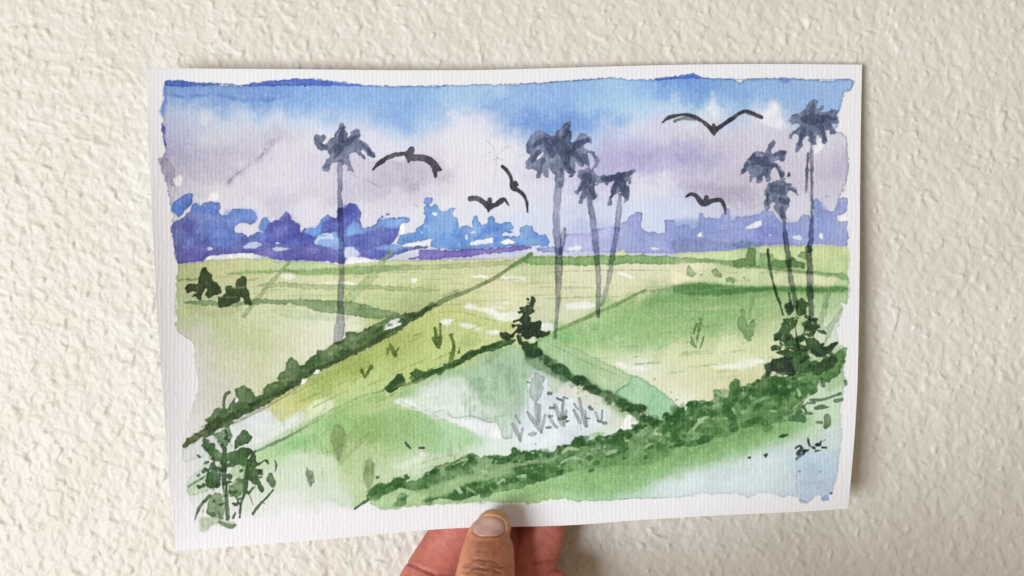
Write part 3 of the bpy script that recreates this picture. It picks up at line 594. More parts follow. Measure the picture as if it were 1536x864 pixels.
# little bushes in the fields
DK = (44, 60, 30)
bu = lambda lab: element('painted_bush', lab)
b = bu('dark painted bush pointing up at the left of the far field')
L('335,745 345,720 400,720 415,715 425,680 440,620 460,605 490,630 510,660 510,700 545,710 572,750 565,780 520,790 485,810 470,790 475,755 460,750 445,800 435,820 405,815 400,800 380,790 415,770 400,765 355,775', DK, .96, el=b, soft=.45)
b = bu('second dark painted bush, wider and lower, at the left of the far field')
L('550,800 600,775 600,735 630,720 660,745 670,690 700,670 735,685 735,740 760,790 770,830 760,860 730,850 715,810 700,800 690,830 640,845 600,866 555,868 548,830', DK, .95, el=b, soft=.45)
b = bu('row of small painted bushes at the far right')
for s, c in (('475,560 480,490 510,478 540,510 535,580 505,610 480,590', (92, 130, 62)), ('380,570 410,560 460,545 470,590 420,620 390,610', (88, 130, 62)), ('555,560 560,520 640,520 650,560 740,560 770,540 800,570 850,580 850,615 780,610 700,620 640,600 570,590', (112, 152, 84)),
             ('640,565 740,562 770,545 800,572 848,582 845,612 780,605 700,615 645,598', (78, 120, 58)), ('805,530 830,510 870,515 865,560 820,550', (86, 126, 62)), ('90,640 100,600 125,620 150,655 120,675 90,665', (120, 148, 90)), ('245,640 270,615 310,650 312,675 280,672', (112, 142, 80)),
             ('340,690 370,670 400,690 385,715 370,700 350,708', (80, 120, 60)), ('170,660 180,652 194,656 180,668', (120, 140, 80)), ('452,678 460,670 468,678 460,685', (110, 130, 60)), ('855,480 880,460 905,495 890,520 860,510', (66, 104, 66))):
    L('d2 ' + s, c, .85, el=b, soft=.5)

# ditch hedge from the horizon to lower left
hd = element('painted_hedge', 'long dark hedge running from the horizon to lower left')
ST('px 797,381,3 770,398,2.6 740,418,2.8 700,437,3.0 670,449,3.4 655,457,4', (112, 132, 70), .9, el=hd); ST('c2 325,522,9 280,560,12 215,600,13', (80, 140, 62), .8)
ST('b2 960,775,20 900,800,14', (92, 122, 60), .5, soft=1.5)
L('b3 870,45 840,65 800,70 770,95 700,120 640,125 600,140 540,155 480,185 420,210 350,250 325,262 310,245 280,243 250,250 250,280 240,305 180,325 120,365 70,380 20,425 a3 1080,470 1060,440 1030,415 1000,430 985,480 990,505 945,520 935,550 940,570 880,585 840,615 835,650 795,665 '
  '770,630 720,600 680,610 655,625 665,665 690,690 650,680 620,730 600,750 560,740 520,750 505,790 470,820 480,840 440,862 a4 380,40 330,85 300,95 260,120 230,165 240,180 310,150 360,120 420,100 470,50 520,50 580,5 a3 640,830 700,800 760,775 820,740 880,715 900,685 960,660 1020,620 1080,590 1120,550 1200,510 '
  'b3 100,500 200,450 330,385 400,355 460,325 520,290 600,250 650,210 680,180 740,155 790,115 840,75', (62, 94, 48), .93, col2=(92, 122, 74), el=hd, fine=.5)
ST('b3 840,75,9 770,110,14 690,150,16 620,190,14 540,245,15 440,310,16 330,370,15 220,420,16 120,470,14 40,505,12 a3 1200,480,14 1100,550,16 1000,610,18 900,670,20 800,715,20 700,770,20 600,815,20 500,850,16', (42, 66, 32), .65, soft=1.2, rough=1)
ST('a3 590,755,10 586,700,9 600,655,11 622,642,12', (70, 92, 52), .9, el=hd); ST('a4 400,60,30 460,20,34', (48, 64, 34), .7, soft=1.5); L('a4 235,165 265,120 330,88 370,60 400,80 340,115 300,140 240,178', (98, 104, 66), .7)
for s in ('1000,440 1030,420 1065,450 1075,480 1040,500 990,500', '660,630 690,612 720,605 770,640 790,670 720,690 690,680'): L('a3 ' + s, (76, 112, 60), .6, soft=.8)
for s in ('b3 495,245 520,200 555,175 628,175 605,205 545,225', 'a3 1170,522 1190,495 1210,500 1190,522', 'a3 1080,585 1100,550 1128,548 1110,582', 'b3 45,525 65,495 85,500 80,518', 'a3 655,705 665,685 680,685 670,705', 'b3 380,358 395,350 396,360'):
    L(s, (238, 238, 234), .95, el=gd, edge=0, soft=.45)
ST('a3 700,815,8 800,770,9 900,715,8 1000,655,7 1080,600,5', (120, 128, 92), .5)
ST('a3 620,855,5 740,805,5', (120, 128, 80), .5); L('b3 510,155 550,150 540,175 500,230 470,240 420,240 470,200', (92, 130, 76), .5, soft=1)

# second hedge up to the central bush
h2 = element('painted_hedge', 'short dark hedge rising to the central bush')
L('c3 235,300 150,300 60,330 0,350 b3 1130,360 1050,375 990,420 930,450 880,470 800,498 770,510 740,500 700,490 668,520 690,540 680,565 690,590 760,560 850,520 930,490 1000,460 1050,425 1130,390 c3 100,370 200,330', (54, 92, 42), .93, col2=(84, 122, 58), el=h2)
ST('b3 720,560,12 800,520,14 880,490,14 960,455,12 1050,400,12 1150,360,14 c3 0,370,12 120,320,12', (36, 70, 30), .6, soft=1)
L('b3 500,628 540,580 580,530 620,518 632,545 640,580 590,625 550,640', (48, 84, 40), .93, el=h2); ST('b3 520,600,6 490,635,4', (90, 130, 70), .8); ST('b3 655,605,4 660,580,3', (60, 100, 50), .8)
ST('b3 600,660,20 700,610,20 820,555,22 940,510,24', (120, 176, 100), .5, soft=3, rough=2)

# hedge on the right side of the inner paddy
h3 = element('painted_hedge', 'dark hedge falling from the central bush to the right')
L('c3 285,400 380,375 415,395 470,420 495,460 530,455 565,480 600,535 650,530 690,545 730,580 780,620 860,640 940,680 1000,720 1070,725 1085,745 1040,780 1110,810 1180,830 1230,790 1296,740 1296,862 1050,862 1000,800 930,750 870,710 780,670 740,650 700,620 640,585 590,570 540,575 480,540 420,510 350,480 300,450',
  (48, 92, 46), .92, col2=(92, 130, 78), el=h3, soft=.7)
ST('c3 320,450,26 400,480,26 480,530,26 540,575,20', (130, 168, 120), .55, soft=2.5, rough=2); ST('c3 800,690,18 900,760,22 980,810,16', (120, 150, 96), .55, soft=2)
for s in ('500,490,34 545,500,30 580,540,18', '620,560,26 660,560,28', '720,620,26 760,638,24', '960,730,20 1050,750,28', '320,390,34 385,385,26', '430,440,22 470,470,20', '1060,810,26 1140,850,20'): ST('c3 ' + s, (36, 74, 36), .75, soft=.9, rough=.8)
L('c3 945,790 985,800 960,862 930,862', (238, 242, 236), .9, edge=0); L('c4 965,20 985,15 978,55 1035,65 1035,78 960,100 880,110 940,75', (238, 242, 236), .95, edge=0, soft=.5)

# central conifer bush
cb = bu('dark painted bush where the two hedges meet')
L('c3 325,45 335,20 352,25 355,60 350,110 335,135 310,140 330,155 335,180 375,170 400,185 400,215 385,240 420,255 460,245 450,270 410,290 370,290 340,280 330,300 315,295 290,300 270,275 240,255 215,290 190,300 150,300 130,275 125,255 165,250 200,265 225,255 235,215 215,225 205,205 220,200 245,200 275,195 '
  '250,180 215,190 220,175 255,160 280,130 240,125 265,110 260,90 300,75 320,75', (38, 54, 34), .96, col2=(56, 76, 48), el=cb, soft=.45)
L('c3 262,310 300,305 320,322 345,318 375,312 372,345 395,365 410,395 380,400 350,410 310,400 285,395 270,360', (34, 62, 34), .92, el=cb); ST('c3 250,280,14 262,320,14', (40, 60, 36), .9, el=cb); L('c3 318,305 345,280 360,300 340,318', (214, 224, 205), .85, edge=0)
L('c3 245,270 262,258 262,290 252,295', (210, 215, 170), .8, edge=0)

# broad hedge sweeping to the lower right
h4 = element('painted_hedge', 'broad mottled green hedge sweeping across the lower right')
L('b4 385,495 430,435 480,440 530,420 570,375 600,370 660,400 720,385 800,340 810,320 870,285 940,270 1000,240 1080,215 1120,240 1150,225 1220,235 c4 110,270 190,270 210,225 240,220 270,255 350,255 400,245 470,255 500,225 540,205 585,200 620,150 665,180 700,195 710,175 745,180 760,160 800,150 870,135 910,105 980,105 1050,50 1120,40 1180,45 1240,40 '
  'd3 75,755 130,720 210,700 260,690 262,625 300,625 340,680 360,670 365,580 400,552 435,570 430,620 480,620 560,560 620,535 700,540 800,520 860,470 960,440 1060,380 1118,345 1112,440 1060,540 1000,580 950,560 930,640 880,660 830,720 850,790 d4 855,100 830,140 700,140 560,175 430,185 350,240 230,250 120,250 40,300 0,330 c4 1200,290 1120,330 1000,340 900,340 760,350 640,370 520,400 400,440 250,490 100,515 0,545 '
  'b4 1150,470 1000,525 930,515 850,512 780,540 745,525 830,490 760,478 690,465 600,440 560,465 520,480 450,525 395,515', (56, 104, 46), .9, col2=(104, 152, 82), el=h4, fine=.45, contrast=1.2, soft=.5)
for s in ('d4 0,330 120,250 230,250 350,240 430,190 700,145 830,150 780,230 600,290 450,330 300,380 150,420 0,480 c4 1200,420 1050,450 950,510 860,545 700,540 600,520 480,500 400,520 250,560 100,560 0,570 0,545 250,490 520,400 640,370 900,340 1120,330',):
    L(s, (104, 164, 80), .6, soft=5, edge=0, fine=.5)
L('b4 400,520 460,520 560,465 690,470 830,490 745,525 780,540 930,520 1000,528 1160,475 1296,440 c4 0,560 b4 1200,535 950,542 700,555 500,578 440,555', (158, 196, 128), .7, soft=1)
L('b4 590,445 690,465 760,455 790,425 870,405 980,375 1100,340 1280,320 1296,340 1100,400 1080,385 1000,375 960,420 850,445 750,480 690,475', (128, 176, 102), .75, soft=1)
# its lower side bleeds down into the wet wash
ST('px 820,708,5 880,697,9 940,697,11 1000,684,13 1060,670,14 1120,652,13 1170,640,11 1210,628,8', (92, 148, 70), .75, soft=5, rough=2.5, fine=.6)
ST('px 860,715,6 940,715,10 1000,702,12 1060,688,12 1120,668,10 1180,652,8', (118, 172, 92), .6, soft=6, rough=3, fine=.6)
ST('px 1060,640,10 1110,630,12 1160,618,10', (84, 136, 66), .5, soft=4, rough=2)
L('px 960,735 1010,712 1080,698 1150,680 1195,672 1192,740 1100,738 1000,742', (208, 224, 222), .4, soft=7, edge=0)
rs = np.random.RandomState(9)
def along(pts, n, spread, r0, r1, cols, a, el=None, soft=.7):
    p = Z('px', pts); seg = np.r_[0, np.cumsum(np.hypot(*np.diff(p, axis=0).T))]
    for q in range(n):
        t = rs.rand() * seg[-1]; x = np.interp(t, seg, p[:, 0]); y = np.interp(t, seg, p[:, 1]) + rs.randn() * spread
        r = r0 + (r1 - r0) * rs.rand(); dx = rs.uniform(1, 3.2) * r * .5
        lay(stroke([(x - dx, y + dx * .3, r * .6), (x, y - r * .2, r), (x + dx, y - dx * .35, r * .55)], soft, 1.0), cols[rs.randint(len(cols))], a, el=el, edge=.15)
up = '560,735 600,722 640,715 680,696 720,692 780,686 830,678 880,664 920,655 950,645 990,632 1030,612 1070,603 1110,588 1150,572 1200,560 1240,545'
dn = '600,745 660,738 720,734 780,716 850,704 900,692 960,682 1000,672 1050,655 1100,642 1160,625 1210,610'
along(up, 70, 4, 2.2, 5.0, [(40, 92, 38), (52, 104, 44), (34, 78, 34)], .75)
along(up, 26, 6, 1.8, 4.0, [(120, 168, 96), (98, 148, 78)], .5)
along(dn, 60, 7, 2.5, 6.0, [(48, 100, 40), (62, 114, 50), (36, 80, 36)], .55, soft=1.0)
along('990,640 1040,625 1090,612 1130,600 1180,592 1230,570', 45, 8, 3, 7, [(40, 92, 40), (52, 108, 48), (36, 80, 40)], .5, soft=1.2)
along('1000,650 1060,625 1120,612 1180,590 1240,565', 22, 10, 1.5, 3.5, [(150, 195, 120), (126, 176, 104)], .55)
for s in ('c4 0,405,9 100,375,8 250,335,6 400,318,5 480,295,4', 'c4 520,320,4 580,295,7 640,292,8 700,310,3', 'c4 780,275,3 850,245,7 890,240,5', 'c4 530,260,6 580,225,13 640,235,6', 'c4 240,410,8 290,405,9', 'c4 120,455,8 150,430,9 160,450,5', 'b4 950,290,4 1000,265,6 1040,255,4', 'b4 1010,290,7 1035,270,5', 'b4 975,440,8 1000,470,9', 'b4 1040,440,6 1075,460,6',
          'c4 1040,150,3 1075,130,5', 'c4 1060,230,4 1090,205,5 1140,195,3', 'c4 1130,130,11 1170,135,9', 'c4 720,235,7 770,225,4', 'd4 130,190,10 180,130,10 220,110,8', 'd4 385,60,7 405,85,5', 'd4 630,72,5 660,72,4', 'd3 810,630,9 820,660,8', 'd3 280,640,10 320,665,8', 'c4 190,340,8 250,320,6', 'c4 310,320,5 370,305,4', 'c4 10,375,9 50,380,6', 'd3 780,745,4 880,660,5', 'c4 1240,200,5 1270,190,4'):
    ST(s, (160, 202, 134), .8, el=None, soft=.6, rough=.8)
for s in ('d4 340,20,26 350,60,24 390,140,28 390,190,22', 'd4 10,60,30 60,100,26', 'd4 130,60,26 110,110,18', 'd4 60,130,26 10,190,30 20,260,22', 'c4 800,180,26 880,150,18', 'c4 710,195,18 735,190,18', 'c4 640,190,28 600,200,14', 'd3 400,600,34 400,660,38 340,740,26 380,800,24', 'd3 560,640,36 500,660,30', 'd3 700,580,40 640,570,26', 'c4 340,350,26 440,350,26', 'c4 420,260,26 460,270,20', 'c4 220,240,18 250,245,18', 'b4 600,400,28 580,420,20', 'b4 420,470,24 480,460,18', 'b4 1080,245,24 1040,290,26', 'b4 1000,490,34 930,500,20', 'b4 1090,420,18 1060,410,16 1000,400,18'):
    ST(s, (44, 92, 40), .6, soft=1.4, rough=1.2)
GRN = [(44, 78, 36), (58, 92, 46), (36, 64, 32), (82, 112, 62)]
along('290,655 330,628 370,612 410,594 450,570 480,548 510,530 550,505 590,485 620,474 650,458', 70, 3.5, 1.6, 4.0, GRN, .6, el=hd)
along('310,636 370,603 430,570 470,545 520,512 570,488', 22, 3, 1.0, 2.2, [(120, 142, 96), (146, 164, 116)], .55)
along('600,577 640,560 680,546 720,528 755,513', 34, 2.6, 1.4, 3.2, [(40, 78, 32), (54, 92, 42), (70, 112, 52)], .65, el=h2)
along('795,525 825,545 850,562 880,582 910,598 945,615 985,635', 50, 3.4, 1.6, 3.8, [(38, 78, 38), (52, 96, 48), (34, 66, 34), (92, 132, 80)], .6, el=h3)
along('800,540 840,566 880,592 930,618', 14, 4, 1.0, 2.2, [(140, 172, 126)], .5)
along('562,738 640,708 740,688 860,668 960,644 1010,622 1080,596 1150,566 1240,540', 46, 3, 1.6, 3.4, [(38, 88, 36), (50, 104, 44), (74, 128, 60)], .8, el=h4)
along('640,712 740,698 840,686 930,664 1000,640 1100,606 1200,575', 40, 8, .8, 2.2, [(168, 206, 142), (150, 192, 124)], .7, soft=.5)
along('600,742 700,728 800,706 900,684 1000,664 1100,632', 26, 6, .8, 2.4, [(140, 186, 116), (34, 80, 36)], .6, soft=.5)
L('px 596,735 618,736 640,734 668,722 690,716 730,712 765,704 740,718 712,722 690,730 672,742 645,746 630,752 610,742', (146, 188, 118), .7, soft=.9)
for t in ('b4 312,575,6 350,548,8 400,518,9',): ST(t, (60, 96, 50), .9, el=h4)
for t in ('b4 950,290,4 1000,265,6 1040,255,4', 'b4 1012,290,8 1035,268,5', 'b4 975,440,8 1000,470,9', 'b4 1040,440,6 1075,460,6', 'c4 520,320,4 580,295,7 640,292,8 700,310,3', 'c4 540,255,6 580,225,12 640,238,6', 'c4 240,412,8 290,405,9', 'c4 120,455,8 150,432,9', 'c4 1070,225,4 1100,200,6 1140,195,3', 'c4 1130,132,11 1170,135,9', 'c4 820,268,5 880,245,6', 'd4 130,190,8 170,130,9 215,110,7', 'd4 385,55,6 405,88,5', 'd4 630,72,6 660,72,4', 'd3 780,745,4 880,660,5', 'd3 810,625,8 820,662,8'):
    ST(t, (172, 210, 148), .8, soft=.5, rough=.9)
for q in range(40):
    x = rs.uniform(690, 800); y = rs.uniform(535, 610)
    if abs(x - 775) > (y - 505) * 1.15: continue
    l = rs.uniform(8, 22); ST('px %.1f,%.1f,.8 %.1f,%.1f,2 %.1f,%.1f,.8' % (x, y - l, x + 1, y, x + 1, y + l), [(120, 164, 122), (138, 180, 138), (184, 212, 182)][q % 3], .35, soft=1.2, rough=1.2)
h4d = element('painted_hedge', 'loose dark dabs at the lower right end of the broad hedge')
for s in ('d3 890,690,9 960,690,11 1040,665,9 1080,650,12', 'd3 870,712,9 915,708,8', 'd3 1050,695,14 1090,690,12', 'd3 920,745,10 965,735,16 1005,738,5', 'd3 860,775,12 895,778,10', 'd3 965,560,14 972,600,12', 'd3 840,735,12 860,760,6', 'd4 930,145,8 960,145,12', 'd4 995,110,22 1000,150,24 985,175,14', 'd4 760,120,16 830,120,24 845,140,10', 'd3 1115,570,10 1120,590,10'):
    ST(s, (66, 104, 70), .85, el=h4d, soft=.5)
ST('d4 685,238,5 712,232,11 742,225,5', (40, 78, 42), .95, el=h4d)

# bush at the right
rb = bu('tall dark painted bush at the foot of the right palms')
for s, c in (('725,70 765,60 782,100 765,135 735,140', (52, 84, 50)), ('795,95 815,30 835,22 860,50 858,75 870,90 850,140 800,145', (44, 74, 40)), ('710,185 740,160 800,165 800,200 750,260 792,300 730,330 690,310 650,305 655,265 690,230', (50, 84, 44)),
             ('840,195 880,165 925,175 932,250 900,290 850,270 812,300 818,325 900,280 940,310 970,345 1000,340 1060,310 1066,330 1030,370 980,400 940,420 880,380 830,370 840,345 860,330', (46, 78, 42)), ('625,345 650,330 700,345 690,368 640,370', (44, 76, 42)), ('665,385 720,365 780,375 820,365 882,390 860,430 800,430 700,400', (58, 94, 50)),
             ('935,235 980,240 990,265 950,262', (62, 98, 62)), ('740,300 790,290 830,330 860,350 830,380 760,370 720,345', (60, 98, 54)), ('645,430 700,415 770,415 785,460 805,500 760,540 700,530 640,500 635,460', (30, 48, 34)), ('590,460 635,455 640,500 625,535 595,515', (40, 72, 50)),
             ('900,500 960,440 1040,400 1066,450 1000,490 940,530 910,520', (50, 78, 46)), ('770,430 830,410 900,420 940,450 880,510 800,510', (64, 104, 56))):
    L('d3 ' + s, c, .94, el=rb, soft=.45)
for s in ('960,345,12 990,360,16 1050,325,10', '880,200,20 900,240,22', '840,370,12 900,375,12 950,405,12', '690,270,14 670,295,12', '740,90,14 760,110,14'): ST('d3 ' + s, (34, 58, 34), .7, el=rb, soft=.7)
for s in ('d3 640,520,8 690,530,5', 'd3 890,430,10 920,420,10', 'd3 800,230,8 810,260,6', 'd3 700,290,5 715,280,4'): ST(s, (224, 230, 205), .8, soft=.5)

def leafy(spine, n, spread, r0, r1, cols, a, el):
    p = Z('px', spine); t = np.r_[0, np.cumsum(np.hypot(*np.diff(p[:, :2], axis=0).T))]
    for q in range(n):
        w = rs.rand() * t[-1]; x = np.interp(w, t, p[:, 0]); y = np.interp(w, t, p[:, 1]); sp = np.interp(w, t, p[:, 2]) * spread
        x += rs.uniform(-1, 1) * sp; y += rs.randn() * 3; r = rs.uniform(r0, r1); th = rs.uniform(-1.1, 1.1)
        l = r * rs.uniform(.6, 1.6)
        lay(stroke([(x - l * math.cos(th), y - l * math.sin(th), r * .55), (x, y, r), (x + l * math.cos(th), y + l * math.sin(th), r * .5)], .45, .9), cols[rs.randint(len(cols))], a, el=el, edge=.2)
leafy('1203,450,4 1200,475,22 1205,505,34 1205,530,42 1200,552,46', 64, 1, 1.3, 3.4, [(40, 70, 38), (52, 88, 46), (30, 52, 32), (74, 110, 64)], .85, rb)
leafy('1202,470,14 1205,505,30 1205,535,38', 15, 1, .7, 1.8, [(206, 222, 186)], .7, None)
# bush at lower left
lb = bu('leafy painted bush with thin stems at the lower left corner')
L('a4 232,190 300,150 370,130 400,220 330,250 250,275 236,260', (206, 210, 212), .6); L('a4 260,400 340,320 410,270 420,400 330,440 268,480', (196, 210, 200), .5); L('a4 262,440 380,362 450,400 450,430 300,495 268,490', (162, 194, 146), .8); ST('a4 270,430,8 330,395,8 380,365,8', (120, 155, 108), .7)
LB = (52, 88, 44)
L('a4 355,165 370,115 400,125 415,150 440,150 450,190 510,215 570,200 620,180 680,185 690,210 650,250 700,240 720,280 710,310 750,320 755,350 720,360 735,400 762,450 740,480 720,430 690,410 665,385 640,370 620,300 560,300 520,310 480,340 470,270 430,265 400,220 385,185', LB, .9, el=lb, col2=(86, 128, 72), soft=.5)
L('a4 435,100 500,60 530,50 555,100 545,130 500,200 470,150', (76, 116, 70), .85, el=lb); L('a4 570,130 620,70 660,68 668,100 685,115 650,150 600,165 570,192', (58, 90, 50), .9, el=lb, soft=.5)
L('a4 385,380 410,290 440,265 450,300 480,310 480,390 470,425 430,440 390,435', (56, 94, 50), .9, el=lb, soft=.5); L('a4 535,440 580,380 630,380 640,440 600,500 550,500', (78, 116, 62), .88, el=lb, soft=.5)
L('a4 550,330 580,295 640,300 640,350 600,380 560,370', (140, 188, 112), .7); L('a4 400,620 395,520 440,470 490,480 500,640 440,630', (84, 120, 72), .85, el=lb)
for s, a in (('505,190,16 500,300,18 505,400,18 515,500,14 525,640,12', .9), ('690,240,18 650,330,14 640,450,14 612,540,9 603,630,6', .9), ('660,470,8 700,430,9', .9), ('780,270,10 790,285,6', .9), ('825,250,4 840,290,8 830,340,4', .85), ('820,452,5 780,500,6 740,540,8 715,570,11 688,605,9', .9),
             ('745,530,5 770,545,4', .8), ('410,490,10 360,540,9 335,580,9 315,642,5', .85), ('370,580,2 350,650,3', .6), ('465,590,4 480,640,4', .8), ('495,410,3 500,500,3', .7), ('560,540,9 585,545,11 595,510,4', .9), ('560,635,8 575,600,8', .85), ('665,480,3 690,550,2', .6), ('700,380,14 745,370,8', .85), ('720,290,5 770,258,2', .9), ('700,200,6 690,230,8', .9)):
    ST('a4 ' + s, (62, 92, 54), a, el=lb, rough=.6)
L('a4 778,372 800,340 836,400 820,440 790,412', (76, 108, 66), .9, el=lb)
L('a4 350,650 400,625 480,640 580,670 572,695 520,702 440,675 400,712 350,722', (150, 168, 128), .7, soft=.9, fine=.9); ST('a4 470,660,9 540,690,14 575,680,8', (80, 115, 66), .8, el=lb); ST('a4 395,600,8 430,615,18', (66, 100, 56), .7, el=lb, soft=1)
for s in ('485,160,12', '525,115,16', '535,365,20', '460,415,14', '500,320,16', '730,330,14'):
    x, y, r = s.split(','); ST('a4 %s,%s,%s %s,%s,%s' % (x, y, r, float(x) + 5, float(y) + 4, r), (38, 72, 34), .75, soft=.7)
for s in ('470,290,9 480,300,7', '505,430,4 500,560,5', '545,400,7 560,410,7', '690,420,6 710,440,7', '540,560,4 535,610,5', '440,110,5 460,160,7'): ST('a4 ' + s, (205, 222, 196), .75, soft=.5)

leafy('325,650,22 330,685,34 335,720,44 335,760,34', 46, 1, 1.2, 3.0, [(54, 90, 46), (40, 74, 38), (80, 118, 70), (62, 98, 54)], .8, lb)
leafy('325,660,18 330,700,36 335,750,36', 16, 1, .7, 1.6, [(200, 220, 192)], .7, None)
leafy('795,452,3 792,480,12 795,505,18', 16, 1, 1.0, 2.2, [(44, 62, 38), (66, 88, 56)], .8, cb)
# dry brush drags and grass marks over the washes
for q in range(60):
    x, y = rs.uniform(325, 1200), rs.uniform(400, 470); l = rs.uniform(12, 45)
    ST('px %.1f,%.1f,.6 %.1f,%.1f,1.3 %.1f,%.1f,.5' % (x - l, y + .6, x, y, x + l, y - .8), [(150, 172, 104), (172, 186, 122), (205, 208, 158)][q % 3], .35, soft=.6, rough=.7)
for q in range(46):
    x, y = rs.uniform(400, 720), rs.uniform(480, 620)
    if abs(y - (640 - (x - 400) * .42)) > 42: continue
    l = rs.uniform(8, 26); ST('px %.1f,%.1f,.6 %.1f,%.1f,1.6 %.1f,%.1f,.5' % (x - l, y + l * .5, x, y, x + l, y - l * .45), [(150, 172, 76), (136, 164, 66), (196, 210, 128)][q % 3], .4, soft=.7, rough=.9)
for q in range(60):
    x, y = rs.uniform(850, 1190), rs.uniform(445, 570); l = rs.uniform(6, 22)
    if y > 500 + (x - 830) * .5 or y < 495 - (x - 840) * .48 + 8: continue
    ST('px %.1f,%.1f,.6 %.1f,%.1f,1.4 %.1f,%.1f,.5' % (x - l, y + 1, x, y, x + l, y - 1.5), [(128, 172, 92), (150, 190, 112), (190, 212, 150)][q % 3], .35, soft=.7, rough=.9)
for q in range(34):
    x, y = rs.uniform(420, 690), rs.uniform(630, 715); l = rs.uniform(5, 14)
    ST('px %.1f,%.1f,.5 %.1f,%.1f,1.5 %.1f,%.1f,.5' % (x - 1, y - l, x, y, x + 1.5, y + l), [(126, 168, 88), (150, 192, 116), (112, 150, 78)][q % 3], .3, soft=.8, rough=.9)
# --- palms
IND = (70, 82, 114)
def palm(label, crown, trunk, extra=(), ca=.88, col=IND, tcol=(140, 146, 168), ta=.85, mode='mul', apart=None):
    e = element('painted_palm', label); et = element('painted_trunk', apart) if apart else e
    for t in trunk: lay(stroke(Z('b1', t), .5, .7), tcol, ta, mode=mode, el=et, edge=.25, var=.3)
    for c in crown:
        m = poly(Z('b1', c), 1.0, .45)
        lay(m, col, ca, col2=(100, 114, 148), el=e, edge=.22, fine=.6, contrast=1.3)
        y0, y1, x0, x1, k = m
        ys, xs = np.nonzero(k > .5); cy, cx = ys.mean(), xs.mean()
        yy, xx = np.mgrid[0:k.shape[0], 0:k.shape[1]]
        d = np.hypot(yy - cy, xx - cx) / (.5 * max(k.shape))
        kk = k * np.clip((d + (NF[2][y0:y1, x0:x1] - .5) * 1.2 - .42) * 2.2, 0, 1)
        lay((y0, y1, x0, x1, kk), (122, 132, 162), .55, edge=0, fine=.8)
    for t in extra: lay(stroke(Z('b1', t), .7, .6), (48, 56, 86), .55, edge=.1)
    return e
palm('lone painted palm at the left',
 ['b1 50,540 65,525 85,535 110,522 125,545 110,585 140,580 150,560 175,545 195,500 230,452 248,460 262,520 260,545 290,510 325,485 350,510 345,560 385,580 420,620 443,680 400,665 375,630 365,625 350,640 385,690 350,675 320,640 290,650 275,670 300,770 270,755 240,720 210,700 180,715 145,740 150,760 140,780 105,755 110,735 130,690 150,650 125,635 75,620 55,590'],
 ['b1 217,700,16 215,862,14 b2 215,150,15 215,230,17 224,400,19 228,600,20 222,830,20 b3 222,20,18 220,150,26 212,230,34 205,300,30'],
 ['b1 150,640,16 210,600,24 260,580,22 320,540,12', 'b1 220,560,20 235,480,8', 'b1 215,620,26 180,680,10', 'b1 360,590,8 420,650,10', 'b1 130,610,12 90,590,8'])
palm('tallest painted palm with a wide dark crown',
 ['c1 300,640 300,590 320,545 360,505 400,500 440,520 470,545 490,520 510,490 550,455 600,437 570,490 595,510 585,570 620,560 660,525 725,545 720,580 690,582 665,595 690,615 740,640 768,690 760,730 735,750 745,700 715,655 690,640 710,690 705,725 680,710 675,735 645,725 620,700 625,770 600,805 575,800 575,770 545,765 540,862 490,862 490,810 450,740 440,800 415,800 400,775 385,800 365,800 365,760 320,755 293,740 300,700 330,655'],
 ['c2 512,-10,28 512,70,26 500,170,24 495,280,22 498,400,23 508,500,24 512,600,26 508,720,22 503,860,15 c3 505,60,15 495,180,12 487,290,10', 'c2 547,358,10 538,430,14 520,520,14'],
 ['c1 480,560,26 540,620,40 560,700,28', 'c1 420,560,20 360,590,16', 'c1 380,640,16 340,700,12', 'c1 620,600,24 700,560,12', 'c1 600,640,24 660,700,10', 'c1 540,560,16 580,470,8', 'c1 410,690,14 385,780,8', 'c1 440,600,22 470,650,26', 'c1 560,720,20 590,760,10'])
lay(poly(Z('c1', '370,690 385,660 412,642 402,665 385,680'), .4), (216, 218, 235), .9, edge=0)
palm('short painted palm right of the tallest one',
 ['c1 640,862 640,775 710,740 745,765 760,795 755,862 c2 770,30 750,60 745,110 762,150 745,172 725,170 700,150 690,145 665,195 650,202 636,196 645,160 655,110 640,132 610,125 640,85 660,60 640,30'],
 ['c2 705,165,13 722,240,19 738,340,21 750,460,21 758,560,17 768,660,17 766,760,16 c3 765,20,15 765,150,12'],
 ['c1 690,800,26 c2 700,30,30 690,80,20', 'c2 720,100,22 740,150,8', 'c2 670,60,12 640,110,8'])
palm('slanting painted palm leaning right beside the short one',
 ['c1 755,800 800,790 860,785 900,770 950,765 1000,755 1012,770 980,800 950,840 960,862 c2 985,22 960,60 970,90 970,140 950,185 935,192 925,140 910,120 870,150 850,205 825,210 828,180 850,110 868,55 840,60 820,80 800,60 765,60'],
 ['c2 908,140,14 902,230,18 893,320,19 875,440,17 855,560,16 838,680,15 812,780,14 790,850,12'],
 ['c1 830,810,16 920,790,20 980,775,10', 'c2 900,40,26 930,90,24 945,150,12', 'c2 880,80,20 850,150,10', 'c2 820,40,14 790,30,10'], tcol=(152, 158, 178))
palm('drooping painted palm at the left of the right group',
 ['d1 430,780 450,740 480,680 520,645 575,632 600,645 620,590 645,562 668,575 640,620 640,650 680,625 730,625 728,660 720,695 680,690 650,700 690,730 720,780 712,815 750,770 760,790 720,830 765,840 760,862 600,862 605,850 650,835 690,820 680,780 655,740 632,760 630,810 605,835 585,790 575,840 540,845 525,800 500,835 485,830 500,780 480,760 450,785'],
 ['d2 613,495,7 625,600,10 645,700,9 670,790,9 695,862,10 d3 710,140,8'],
 ['d1 520,690,30 600,700,28', 'd1 660,660,14 720,640,16', 'd1 700,690,10 715,645,10', 'd1 480,720,16 450,770,6', 'd1 600,760,18 560,810,10', 'd1 670,740,10 705,790,12'], tcol=(84, 106, 92), ta=.95, apart='thin dark leaning trunk stroke below the drooping palm')
